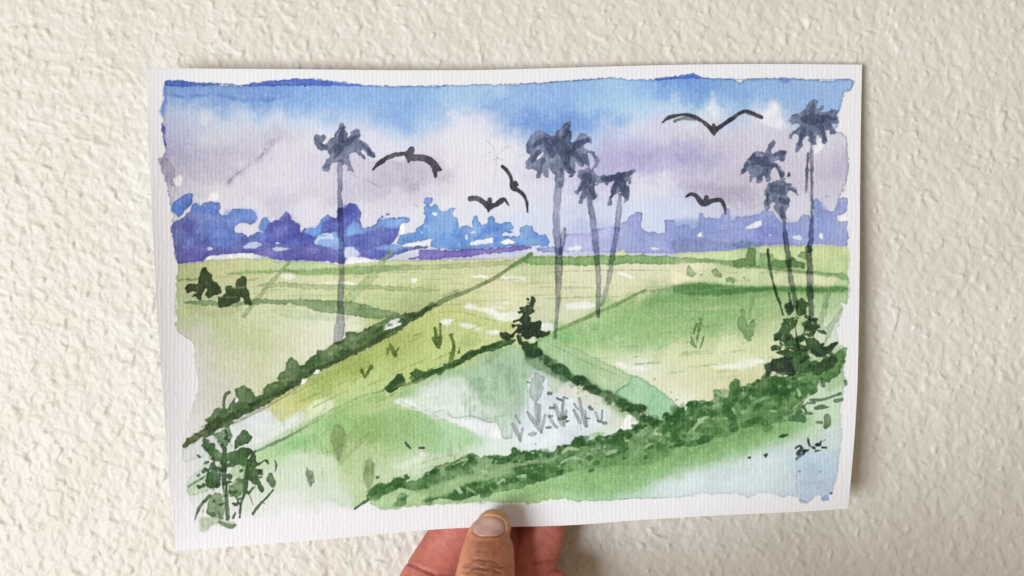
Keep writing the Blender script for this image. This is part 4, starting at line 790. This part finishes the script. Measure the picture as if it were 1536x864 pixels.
palm('small painted palm low in the right group',
 ['d2 600,95 580,130 600,160 585,180 600,240 620,225 640,180 665,190 650,220 670,260 690,290 735,285 728,250 752,205 748,160 730,130 760,115 790,145 803,125 790,95 750,90 768,62 720,60 660,55 620,65'],
 ['d2 710,260,14 718,340,14 728,430,16 742,520,17 755,640,17 778,760,16 795,862,15 d3 798,90,12', 'd2 750,780,8 765,862,12 d3 770,80,9', 'd3 788,190,5 798,270,6 815,370,5'],
 ['d2 640,100,24 700,110,28', 'd2 700,180,22 740,180,20', 'd2 705,220,14 710,280,12', 'd2 610,140,14 605,200,8', 'd2 750,100,8 790,115,8'], tcol=(128, 134, 150), ta=.9)
palm('tall slim painted palm at the right edge',
 ['d1 750,440 770,400 830,385 860,360 880,320 910,302 940,312 920,360 980,340 950,380 1010,375 1080,368 1060,400 1065,450 1030,455 1050,500 1040,530 1010,510 980,495 1000,570 980,588 960,560 940,520 920,540 920,590 900,600 880,570 875,530 850,545 830,600 810,640 795,635 795,590 820,550 790,520 770,550 755,540 760,515 830,470 800,455 770,462'],
 ['d1 892,590,6 896,660,10 897,862,9 d2 898,180,9 895,320,11 892,420,14 880,500,17 884,600,19 883,700,21 888,800,22 d3 890,60,18 892,165,14', 'd1 873,645,4 867,760,8 862,862,8 d2 864,70,7 860,130,5'],
 ['d1 850,430,26 920,430,34 970,420,22', 'd1 900,380,18 910,325,10', 'd1 1000,410,14 1040,430,10', 'd1 960,480,18 985,560,10', 'd1 840,510,16 812,600,9', 'd1 895,520,16 900,580,10'], tcol=(112, 116, 140), ta=.92)

# --- birds
INK = (58, 56, 70)
def bird(label, polys=(), strokes=(), light=()):
    e = element('painted_bird', label)
    for c in polys: lay(poly(Z('b1', c), .4, .4), INK, .96, el=e, col2=(78, 76, 92), edge=.2)
    for t in light: lay(stroke(Z('b1', t), .5, .8), (112, 112, 126), .85, el=e)
    for t in strokes: lay(stroke(Z('b1', t), .4, .4), INK, .96, el=e, col2=(80, 78, 92), edge=.25)
bird('dark bird gliding with arched wings near the lone palm',
     ['b1 420,755 450,710 510,665 580,640 650,635 665,605 690,600 700,630 695,655 760,655 810,675 850,710 878,760 850,765 848,800 830,812 815,770 800,730 760,705 680,695 655,715 645,685 640,665 580,670 520,695 470,730 430,760'])
bird('dark bird banking steeply on edge', (), ['c1 146,733,11 175,760,12 198,800,12 207,850,11 c2 205,50,12 212,90,20 245,108,14 285,145,11 303,190,9 308,250,7', 'c2 228,60,12 238,75,12'])
bird('small dark bird with wings spread level', (), ['b2 1060,165,17 1100,162,15 1145,185,16 1178,215,20 1215,208,16 1265,182,13 c2 112,188,12 155,166,10 185,208,4', 'b2 1185,168,15 1182,210,20 1176,248,6'])
bird('large dark bird with wide wings at upper right', (), ['c1 1182,448,5 1225,415,12 1285,402,10 d1 70,396,10 130,408,13 190,442,13 240,485,14 262,500,20 310,472,14 380,424,14 440,382,12 480,377,12 530,395,12 572,416,13', 'd1 262,462,10 262,500,20 264,532,3'],
     ['d1 8,440,7 50,422,11 120,420,12 160,430,6', 'c1 1262,440,8 1290,428,10', 'd1 480,385,12 540,405,14'])
bird('small dark bird with drooping wing above the right trees', (), ['d2 82,152,6 115,135,12 150,148,14 180,188,17 205,195,20 260,178,15 305,175,14 328,205,13 340,262,4', 'd2 215,158,15 205,190,18'])

# --- pencil and ink
PEN = (150, 148, 156)
for s in ('b1 1140,670,1 1190,642,1 1240,680,1.2 1290,690,1', 'b1 1170,570,1 1210,610,1 1230,660,1 1215,850,1', 'b1 1235,660,1 1290,600,1', 'b1 1240,680,1 1180,700,1 1150,740,1', 'b1 1225,640,1 1205,600,1', 'c1 100,660,1 130,640,1 185,600,1', 'b2 390,45,2 470,85,2', 'b2 290,5,1.4 340,30,1', 'b2 665,180,1 720,215,1.2', 'c2 668,170,1 660,330,1.4 655,470,1.6', 'd2 190,395,1.2 330,370,1.4 460,358,1.4 560,372,1.6 700,420,1.6', 'd2 980,155,1 1010,145,1.2'):
    ST(s, PEN, .55, tag='b1', rough=.2)
sg = element('signature', 'small inked artist signature in the lower right')
for s in ('790,312,5 815,298,7 829,315,10 810,345,14 826,356,9 800,383,6', '840,352,8 852,332,14 878,324,8', '872,243,4 878,278,8 890,303,6 918,314,4', '930,290,10 952,286,11', '922,333,4 956,325,5', '965,306,10 990,310,10', '955,270,6 982,260,4', '905,300,3 918,310,3'):
    ST('d4 ' + s, (34, 56, 56), .97, el=sg, rough=.8)
for s in ('482,372,3 492,376,8 500,370,4', '588,358,5 600,356,6 608,352,3', '598,366,4 596,370,3', '815,464,5 825,464,2', '825,555,3 826,556,3', '950,465,4 955,463,3', '1020,608,5 1024,606,4', '1092,260,4 1094,260,3'): ST('d4 ' + s, (34, 52, 52), .85, rough=.8)
L('d4 800,370 900,340 1010,330 1062,380 1055,500 1030,590 950,600 860,640 810,625', (164, 192, 218), .45, soft=1.5, edge=.1); ST('d4 803,380,3 800,500,3 802,600,3', (150, 175, 200), .5)
L('d4 955,630 975,615 1005,620 1008,650 975,658 958,645', (128, 158, 216), .85); L('d4 815,640 870,655 890,650 870,668 830,668', (150, 178, 226), .7)
ST('d4 830,530,12 900,540,12 1000,520,10', (150, 178, 205), .4, soft=2)
ST('c4 620,566,1.4 800,562,1.6 1000,551,1.6 1200,548,1.6', (120, 140, 150), .55)

# watery pigment is less saturated and lighter than the first mix
lum = IMG @ np.array([.3, .59, .11]); q = np.clip((lum - 70) / 90, 0, 1)[..., None]; q = q * q * (3 - 2 * q)
skyk = np.clip((388 - GY) / 12, 0, 1)[..., None]
sat = .84 + .1 * (1 - q) + .03 * skyk * q
sat = sat - .08 * skyk * (1 - q)
IMG = lum[..., None] + (IMG - lum[..., None]) * sat
IMG = IMG + q * (.13 - .05 * skyk) * np.clip(236 - IMG, 0, 255) - (1 - q) * IMG * .06 * (1 - skyk)
# paper grain: laid ribs run down the sheet, pigment sits in the grooves
jx = GX + (vnoise(RH, RW, 60 * SC, 40 * SC, 71) - .5) * 4.0 + (vnoise(RH, RW, 12 * SC, 9 * SC, 72) - .5) * 1.8
RIB = .5 + .5 * np.sin(jx * 2 * math.pi / 6.3)
RIB = RIB * (.15 + 1.0 * vnoise(RH, RW, 13 * SC, 4.5 * SC, 73)) + .5 * vnoise(RH, RW, 5 * SC, 2.2 * SC, 74)
grain = np.random.RandomState(75).randn(RH, RW); grain = blur(grain, .5) + .55 * blur(np.random.RandomState(76).randn(RH, RW), 1.3) * 2; grain /= grain.std()
depth = np.clip((WHITE - IMG).mean(-1) / 90, 0, 1)          # how much pigment there is
lightness = (RIB - .5) * 15 * (0.2 + depth * (1.25 - .6 * depth)) + grain * (2.5 + 12.5 * depth * (1.1 - .3 * depth))
IMG = np.clip(IMG + lightness[..., None], 0, 252)

# ------------------------------------------------------------------ the sheet as geometry
NU, NV = 1330, 870
u = np.linspace(0, 1, NU); v = np.linspace(0, 1, NV)
def curve(pts, t):
    p = np.array(pts, float); s = np.r_[0, np.cumsum(np.hypot(*np.diff(p, axis=0).T))]; s /= s[-1]
    # smooth cubic through points
    m = np.gradient(p, s, axis=0)
    i = np.clip(np.searchsorted(s, t, 'right') - 1, 0, len(s) - 2)
    h = (s[i + 1] - s[i])[:, None]; f = ((t - s[i]) / (s[i + 1] - s[i]))[:, None]
    return (2 * f ** 3 - 3 * f ** 2 + 1) * p[i] + (f ** 3 - 2 * f ** 2 + f) * h * m[i] + (-2 * f ** 3 + 3 * f ** 2) * p[i + 1] + (f ** 3 - f ** 2) * h * m[i + 1]
TOP = curve([(219, 102), (330, 103), (460, 104), (600, 105.3), (720, 105), (850, 101.5), (1010, 97.3), (1150, 96), (1293, 97)], u)
BOT = curve([(263, 826), (320, 822), (400, 816), (500, 808), (600, 798.5), (690, 792), (760, 790.5), (860, 787.5), (960, 780), (1010, 777), (1100, 772), (1200, 767.5), (1272, 763)], u)
LEF = curve([(219, 102), (222.5, 200), (226.5, 290), (232, 400), (238, 500), (245, 600), (252, 700), (263, 826)], v)
RIG = curve([(1293, 97), (1291, 200), (1290, 300), (1289.5, 400), (1288, 500), (1284, 620), (1278, 700), (1272, 763)], v)
U, V = np.meshgrid(u, v); U3, V3 = U[..., None], V[..., None]
c00, c10, c01, c11 = TOP[0], TOP[-1], BOT[0], BOT[-1]
Q = (1 - V3) * TOP[None] + V3 * BOT[None] + (1 - U3) * LEF[:, None] + U3 * RIG[:, None] - ((1 - U3) * (1 - V3) * c00 + U3 * (1 - V3) * c10 + (1 - U3) * V3 * c01 + U3 * V3 * c11)
QX, QY = Q[..., 0], Q[..., 1]
def sheet_offset(U, V):
    o = (1 - U) * (1 - V) * 11 + U * (1 - V) * 3.5 + (1 - U) * V * 29 + U * V * 16
    o = o + 9.0 * np.exp(-U / .085) * (.25 + .75 * np.sin(np.clip(V, 0, 1) * math.pi) ** .7)
    o = o + 1.6 * np.sin(U * math.pi * 2.2 + .4) * (.4 + .6 * V) + 2.2 * V * np.exp(-((U - .47) / .12) ** 2) * V ** 4 * 0
    return o * 1e-3
OFF = sheet_offset(U, V)
def samp(A, x, y):
    fx = np.clip((x - RX) * SC, 0, RW - 1.001); fy = np.clip((y - RY) * SC, 0, RH - 1.001)
    i = fy.astype(int); j = fx.astype(int); fy = fy - i; fx = fx - j
    if A.ndim == 3: fx = fx[..., None]; fy = fy[..., None]
    return (A[i, j] * (1 - fx) + A[i, j + 1] * fx) * (1 - fy) + (A[i + 1, j] * (1 - fx) + A[i + 1, j + 1] * fx) * fy
rel = samp(RIB, QX, QY)
x, y, z = P(QX, QY, OFF)
co = np.stack([x, y - (rel - .5) * 0.062e-3, z], -1)
du = np.gradient(co, axis=1); dv = np.gradient(co, axis=0)
nrm = np.cross(dv, du); nrm /= np.linalg.norm(nrm, axis=-1, keepdims=True)
if nrm[..., 1].mean() > 0: nrm = -nrm
alb = lin(samp(IMG, QX, QY)) / lin(WHITE) * np.array([.815, .816, .856])
COL = np.concatenate([alb, np.ones(alb.shape[:2] + (1,))], -1)
idx = np.arange(NU * NV).reshape(NV, NU)
FACES = np.stack([idx[1:, :-1], idx[1:, 1:], idx[:-1, 1:], idx[:-1, :-1]], -1).reshape(-1, 4)
fcx = (QX[:-1, :-1] + QX[1:, 1:]) / 2; fcy = (QY[:-1, :-1] + QY[1:, 1:]) / 2
FID = EID[np.clip(((fcy - RY) * SC).round().astype(int), 0, RH - 1), np.clip(((fcx - RX) * SC).round().astype(int), 0, RW - 1)].ravel()
co, nrm, COL = co.reshape(-1, 3), nrm.reshape(-1, 3), COL.reshape(-1, 4)

pm, N, LK, b = nodes('watercolour_on_paper')
at = N.new('ShaderNodeAttribute'); at.attribute_name = 'pigment'
tc = N.new('ShaderNodeTexCoord'); nz = N.new('ShaderNodeTexNoise'); nz.inputs['Scale'].default_value = 1400; nz.inputs['Detail'].default_value = 3
bp = N.new('ShaderNodeBump'); bp.inputs['Strength'].default_value = .25; bp.inputs['Distance'].default_value = .00015
LK.new(tc.outputs['Object'], nz.inputs['Vector']); LK.new(nz.outputs['Fac'], bp.inputs['Height']); LK.new(bp.outputs['Normal'], b.inputs['Normal'])
LK.new(at.outputs['Color'], b.inputs['Base Color']); b.inputs['Roughness'].default_value = .75; b.inputs['Specular IOR Level'].default_value = .2

root = bpy.data.objects.new('watercolor_painting', None); C.objects.link(root)
root.empty_display_size = .02
org = Vector(P(768.0, 790.0, 0.022)); root.location = org
root['label'] = 'watercolour landscape with palms, birds and green fields on ribbed white paper held by the hand'
root['category'] = 'painting'

def sheet_part(k, name, label):
    f = FACES[FID == k]
    if len(f) == 0: return
    vs, inv = np.unique(f, return_inverse=True); f = inv.reshape(-1, 4)
    cc, nn, col = co[vs], nrm[vs], COL[vs]
    if k == 0:                       # the sheet also has a back and edges
        ring = np.concatenate([idx[0, :], idx[1:, -1], idx[-1, -2::-1], idx[-2:0:-1, 0]])
        look = {int(a): i for i, a in enumerate(vs)}
        st = 10
        bi = np.unique(np.r_[np.arange(0, NV, st), NV - 1]); bj = np.unique(np.r_[np.arange(0, NU, st), NU - 1])
        full = co.reshape(NV, NU, 3)
        nb = len(cc)
        back = full[np.ix_(bi, bj)].copy(); back[..., 1] += .45e-3
        hb, wb = back.shape[:2]; ib = np.arange(hb * wb).reshape(hb, wb) + nb
        bf = np.stack([ib[:-1, :-1], ib[:-1, 1:], ib[1:, 1:], ib[1:, :-1]], -1).reshape(-1, 4)
        rr = co[ring].copy(); rb = rr.copy(); rb[:, 1] += .45e-3
        nr = len(ring); i0 = nb + hb * wb
        a = np.arange(nr); a2 = np.roll(a, -1)
        ef = np.stack([i0 + a, i0 + a2, i0 + nr + a2, i0 + nr + a], -1)
        outn = rr - rr.mean(0); outn[:, 1] = 0; outn /= np.linalg.norm(outn, axis=1, keepdims=True)
        cc = np.concatenate([cc, back.reshape(-1, 3), rr, rb]); f = np.concatenate([f, bf, ef])
        nn = np.concatenate([nn, np.tile([0, 1., 0], (hb * wb, 1)), outn, outn])
        w = np.array([.8, .8, .8, 1.]); col = np.concatenate([col, np.tile(w, (hb * wb + 2 * nr, 1))])
    me = grid_mesh(name, cc - np.array(org), f)
    ca = me.color_attributes.new('pigment', 'FLOAT_COLOR', 'POINT'); ca.data.foreach_set('color', col.astype(np.float32).ravel())
    me.normals_split_custom_set_from_vertices(nn.astype(np.float32))
    o = link(name, me, pm, root)
    if label: o['label'] = label
for k, (name, label) in enumerate(ELEMENTS): sheet_part(k, name, label)

# ------------------------------------------------------------------ the hand
def tube(bm, pts, seg=28, world=False):
    """closed tube through (px, py, off_mm, half width px, half depth mm), rounded at both ends"""
    p = np.array(pts, float)
    W = np.stack(P(p[:, 0], p[:, 1], p[:, 2] * 1e-3), -1)
    rw = p[:, 3] * K * (D - p[:, 2] * 1e-3); rd = p[:, 4] * 1e-3
    if world: W, rw, rd = p[:, :3], p[:, 3], p[:, 4]
    s = np.r_[0, np.cumsum(np.linalg.norm(np.diff(W, axis=0), axis=1))]
    n = max(12, int(s[-1] / .0012)); t = np.linspace(0, s[-1], n)
    def sp(a):
        m = np.gradient(a, s, axis=0); i = np.clip(np.searchsorted(s, t, 'right') - 1, 0, len(s) - 2)
        h = s[i + 1] - s[i]; f = (t - s[i]) / h
        if a.ndim == 2: h = h[:, None]; f = f[:, None]
        return (2 * f ** 3 - 3 * f ** 2 + 1) * a[i] + (f ** 3 - 2 * f ** 2 + f) * h * m[i] + (3 * f ** 2 - 2 * f ** 3) * a[i + 1] + (f ** 3 - f ** 2) * h * m[i + 1]
    c, rw, rd = sp(W), sp(rw), sp(rd)
    T = np.gradient(c, axis=0); T /= np.linalg.norm(T, axis=1, keepdims=True)
    rings = []
    def ring(cc, tt, a, d):
        front = np.array([0, 0, 1.]) if world else np.array([0, -1., 0]); front -= tt * front.dot(tt); front /= np.linalg.norm(front)
        side = np.cross(tt, front)
        return [bm.verts.new(cc + side * a * math.cos(q) + front * d * math.sin(q)) for q in np.linspace(0, 2 * math.pi, seg, endpoint=False)]
    for k in range(8, 0, -1):
        a = k / 8 * math.pi / 2 * .97; rings.append(ring(c[0] - T[0] * rw[0] * math.sin(a), T[0], rw[0] * math.cos(a), rd[0] * math.cos(a)))
    for i in range(n): rings.append(ring(c[i], T[i], rw[i], rd[i]))
    for k in range(1, 9):
        a = k / 8 * math.pi / 2 * .97; rings.append(ring(c[-1] + T[-1] * rw[-1] * math.sin(a), T[-1], rw[-1] * math.cos(a), rd[-1] * math.cos(a)))
    for r0, r1 in zip(rings[:-1], rings[1:]):
        for i in range(seg): bm.faces.new((r0[i], r0[(i + 1) % seg], r1[(i + 1) % seg], r1[i]))
    bm.faces.new(rings[0][::-1]); bm.faces.new(rings[-1])

bm = bmesh.new()
# thumb in front of the sheet
tube(bm, [(740, 791, 29.5, 27, 5.8), (736, 800, 30, 32.5, 6.8), (733, 818, 31.2, 38, 7.9), (730, 845, 32.6, 42.5, 8.8), (727, 875, 35, 46, 9.5), (722, 920, 39, 48, 10.0), (708, 990, 44, 50, 11), (685, 1090, 48, 62, 14), (670, 1180, 46, 80, 16)])
# forefinger, seen from its side, and the fingers curled behind the sheet
tube(bm, [(738, 712, 13.5, 27, 6.3), (716, 752, 13.5, 34, 6.9), (692, 790, 13.5, 39, 7.2), (664, 838, 14.5, 42, 7.8), (640, 880, 17, 44, 8.6), (615, 950, 22, 46, 10), (600, 1060, 28, 50, 11), (640, 1180, 34, 60, 13)])
tube(bm, [(824, 752, 12.5, 28, 6.0), (816, 790, 13, 33, 6.8), (808, 826, 13.5, 33, 7.2), (797, 866, 14.5, 34, 7.6), (775, 940, 20, 38, 9), (740, 1060, 28, 46, 11), (700, 1180, 34, 56, 13)])
tube(bm, [(832, 880, 20, 26, 6.2), (828, 900, 20.5, 32, 7), (815, 950, 22, 36, 8), (780, 1050, 28, 44, 10), (720, 1170, 34, 54, 12)])
tube(bm, [(838, 985, 22, 24, 6.2), (830, 1010, 22, 30, 7), (800, 1080, 28, 38, 9), (735, 1180, 34, 50, 12)])
tube(bm, [(744, 760, 11, 30, 5.5), (745, 800, 10.5, 36, 6), (744, 850, 11, 38, 6.5), (735, 920, 16, 40, 8), (715, 1060, 28, 46, 11), (690, 1180, 34, 56, 13)])
tube(bm, [(742, 985, 50, 40, 11), (735, 1030, 52, 58, 14), (710, 1110, 50, 70, 15)])  # unseen bulge at the thumb base, added to widen the hand's shadow
# palm, wrist and forearm below the frame
tube(bm, [(700, 1050, 36, 88, 14), (695, 1130, 40, 105, 17), (690, 1230, 48, 100, 18), (692, 1330, 60, 84, 18)])
tube(bm, [(-.0175, -.052, -.185, .026, .020), (-.014, -.078, -.172, .0225, .020), (-.011, -.11, -.162, .026, .023), (-.006, -.17, -.176, .034, .031), (0, -.25, -.206, .040, .037), (.008, -.36, -.235, .042, .040)], world=True)
bmesh.ops.recalc_face_normals(bm, faces=bm.faces[:])
raw = bpy.data.meshes.new('raw'); bm.to_mesh(raw); bm.free()
tmp = bpy.data.objects.new('tmp', raw); C.objects.link(tmp)
rm = tmp.modifiers.new('r', 'REMESH'); rm.mode = 'VOXEL'; rm.voxel_size = .00062; rm.use_smooth_shade = True
sm = tmp.modifiers.new('s', 'SMOOTH'); sm.factor = .5; sm.iterations = 7
dg = bpy.context.evaluated_depsgraph_get(); dg.update()
hand = bpy.data.meshes.new_from_object(tmp.evaluated_get(dg)); hand.name = 'person'
bpy.data.objects.remove(tmp); bpy.data.meshes.remove(raw)
n = len(hand.vertices); hc = np.empty(n * 3, np.float32); hand.vertices.foreach_get('co', hc); hc = hc.reshape(-1, 3).astype(float)
hn = np.empty(n * 3, np.float32); hand.vertices.foreach_get('normal', hn); hn = hn.reshape(-1, 3).astype(float)
dist = D + hc[:, 1]; hpx = hc[:, 0] / K / dist + 768; hpy = -hc[:, 2] / K / dist + 432; hoff = -hc[:, 1] * 1e3
thumb = np.clip((hoff - 27) / 4, 0, 1) * (hpy < 930)
front = np.clip(-hn[:, 1] * 1.6 - .2, 0, 1)
disp = np.zeros(n)
# folds of skin over the thumb joint
rj = np.random.RandomState(3)
for (yy, amp, x0, x1) in ((842, .20, 694, 752), (846.5, .16, 690, 735), (851, .24, 690, 762), (854.5, .22, 694, 758), (858, .12, 686, 730), (838, .10, 700, 735), (866, .12, 690, 765), (829, .07, 712, 748)):
    wave = yy + 2.2 * np.sin(hpx / 9 + yy) + 1.3 * np.sin(hpx / 3.7 + yy * 2) + ((hpx - 727) / 30) ** 2 * 2
    win = np.clip((hpx - x0) / 8, 0, 1) * np.clip((x1 - hpx) / 8, 0, 1)
    disp -= thumb * front * 1.9 * amp * np.exp(-((hpy - wave) / 1.2) ** 2) * win
    disp += thumb * front * amp * .5 * np.exp(-((hpy - wave - 2.6) / 1.6) ** 2) * win
# nail bed: groove round the nail, skin lip at its base
NX, NY = 733.0, 790.5
ang = np.arctan2(hpy - NY, hpx - NX)
def nail_r(a):
    ca, sa = np.cos(a), np.sin(a)
    up_ = sa < 0
    ry = np.where(up_, 15.5, 14.0); rx = 23.5
    e = np.where(up_, 2.3, 3.2)
    return (np.abs(ca / rx) ** e + np.abs(sa / ry) ** e) ** (-1 / e)
rr = np.hypot(hpx - NX, hpy - NY) / nail_r(ang)
disp -= thumb * front * .35 * np.exp(-((rr - 1.03) / .09) ** 2)
disp += thumb * front * .2 * np.exp(-((rr - 1.22) / .12) ** 2)
disp -= thumb * front * .22 * np.clip(1.0 - rr, 0, .3) / .3
# crease on the forefinger
fing = (hoff < 27) * (hpy < 900)
for (x0, y0, x1, y1, amp) in ((596, 838, 652, 862, .6), (640, 858, 684, 866, .4), (800, 846, 850, 838, .3)):
    dx, dy = x1 - x0, y1 - y0; t = np.clip(((hpx - x0) * dx + (hpy - y0) * dy) / (dx * dx + dy * dy), 0, 1)
    disp -= fing * amp * np.exp(-((np.hypot(hpx - x0 - t * dx, hpy - y0 - t * dy)) / 2.2) ** 2)
hc0 = hc.copy()
hc += hn * disp[:, None] * 1e-3
hand.vertices.foreach_set('co', hc.astype(np.float32).ravel()); hand.update()
# skin tone: brown on the back of the thumb, pink on the pads and flanks
brown = np.array([.30, .112, .055]); pink = np.array([.53, .165, .128]); tan = np.array([.66, .36, .20])
kb = np.clip((thumb - .2) / .6, 0, 1) * np.clip((hpy - 800) / 14, 0, 1) * np.clip(1.5 - np.abs(hpx - 730) / 25, 0, 1)
kt = np.clip((thumb - .2) / .6, 0, 1) * np.clip((800 - hpy) / 14, 0, 1)
side = np.clip((thumb - .2) / .6, 0, 1)[:, None]
base = pink[None] * (1 - side) + np.array([.58, .24, .145])[None] * side
skin = base * (1 - kb[:, None]) + brown * kb[:, None]; skin = skin * (1 - kt[:, None]) + tan * kt[:, None]
crease = np.clip(-disp * 2.2, 0, .4)[:, None]; skin = skin * (1 - crease * np.array([.6, .8, .9]))  # shade of the folds and nail groove painted into the skin colour
ca = hand.color_attributes.new('skin', 'FLOAT_COLOR', 'POINT'); ca.data.foreach_set('color', np.c_[skin, np.ones(n)].astype(np.float32).ravel())
hand.materials.clear()
hm, N, LK, b = nodes('skin')
at = N.new('ShaderNodeAttribute'); at.attribute_name = 'skin'
tc = N.new('ShaderNodeTexCoord')
mot = N.new('ShaderNodeTexNoise'); mot.inputs['Scale'].default_value = 420; mot.inputs['Detail'].default_value = 5; LK.new(tc.outputs['Object'], mot.inputs['Vector'])
mr = N.new('ShaderNodeMapRange'); mr.inputs['From Min'].default_value = .3; mr.inputs['From Max'].default_value = .7; mr.inputs['To Min'].default_value = .84; mr.inputs['To Max'].default_value = 1.13
LK.new(mot.outputs['Fac'], mr.inputs['Value'])
mx = N.new('ShaderNodeVectorMath'); mx.operation = 'SCALE'; LK.new(at.outputs['Color'], mx.inputs[0]); LK.new(mr.outputs['Result'], mx.inputs['Scale'])
LK.new(mx.outputs['Vector'], b.inputs['Base Color'])
vo = N.new('ShaderNodeTexVoronoi'); vo.inputs['Scale'].default_value = 1500; LK.new(tc.outputs['Object'], vo.inputs['Vector'])
n2 = N.new('ShaderNodeTexNoise'); n2.inputs['Scale'].default_value = 1100; n2.inputs['Detail'].default_value = 4; LK.new(tc.outputs['Object'], n2.inputs['Vector'])
ad = N.new('ShaderNodeMath'); LK.new(vo.outputs['Distance'], ad.inputs[0]); LK.new(n2.outputs['Fac'], ad.inputs[1])
bp = N.new('ShaderNodeBump'); bp.inputs['Strength'].default_value = .38; bp.inputs['Distance'].default_value = .0002
LK.new(ad.outputs[0], bp.inputs['Height']); LK.new(bp.outputs['Normal'], b.inputs['Normal'])
b.inputs['Roughness'].default_value = .48; b.inputs['Specular IOR Level'].default_value = .4
b.inputs['Subsurface Weight'].default_value = .15; b.inputs['Subsurface Radius'].default_value = (.0025, .0009, .0005); b.inputs['Subsurface Scale'].default_value = 1.0
ho = link('person', hand, hm)
ho['label'] = 'bare hand pinching the bottom edge of the painting, thumb in front and fingers behind'; ho['category'] = 'hand'

# thumbnail: a curved plate lying in its bed
tree = BVHTree.FromPolygons([tuple(q) for q in hc0], [tuple(p.vertices) for p in hand.polygons])
cam_p = Vector((0, -D, 0))
NA, NR = 64, 18
rings = []
for r in np.linspace(0, 1, NR):
    ring = []
    for a in np.linspace(0, 2 * math.pi, NA, endpoint=False):
        q = nail_r(np.array([a]))[0] * r * 1.01
        px, py = NX + q * math.cos(a), NY + q * math.sin(a)
        tgt = Vector(P(px, py, .03)); d = (tgt - cam_p).normalized()
        hit, nn_, _, _ = tree.ray_cast(cam_p, d)
        ring.append(hit)
    rings.append(ring)
A = np.array([[tuple(h) for h in r_] for r_ in rings])
# plate slightly proud of the bed in the middle, its rim tucked into the skin
rad = np.linspace(0, 1, NR)[:, None]
A[..., 1] += -.00012 * (1 - rad ** 4) + .00016 * rad ** 10
nv = A[1:].reshape(-1, 3); nv = np.concatenate([A[0, :1], nv])
fs = []
for i in range(NA): fs.append((0, 1 + (i + 1) % NA, 1 + i))
for r in range(NR - 2):
    for i in range(NA):
        a0 = 1 + r * NA + i; a1 = 1 + r * NA + (i + 1) % NA; fs.append((a0, a1, a1 + NA, a0 + NA))
nme = bpy.data.meshes.new('thumbnail'); nme.from_pydata([tuple(q) for q in nv], [], fs)
for p_ in nme.polygons: p_.use_smooth = True
nm, N, LK, b = nodes('nail')
tc = N.new('ShaderNodeTexCoord'); nz = N.new('ShaderNodeTexNoise'); nz.inputs['Scale'].default_value = 260; nz.inputs['Detail'].default_value = 3
LK.new(tc.outputs['Object'], nz.inputs['Vector'])
cr = N.new('ShaderNodeValToRGB'); cr.color_ramp.elements[0].color = (.43, .22, .185, 1); cr.color_ramp.elements[1].color = (.60, .39, .35, 1)
LK.new(nz.outputs['Fac'], cr.inputs['Fac']); LK.new(cr.outputs['Color'], b.inputs['Base Color'])
b.inputs['Roughness'].default_value = .27; b.inputs['Specular IOR Level'].default_value = .5
no = link('thumbnail', nme, nm, ho)
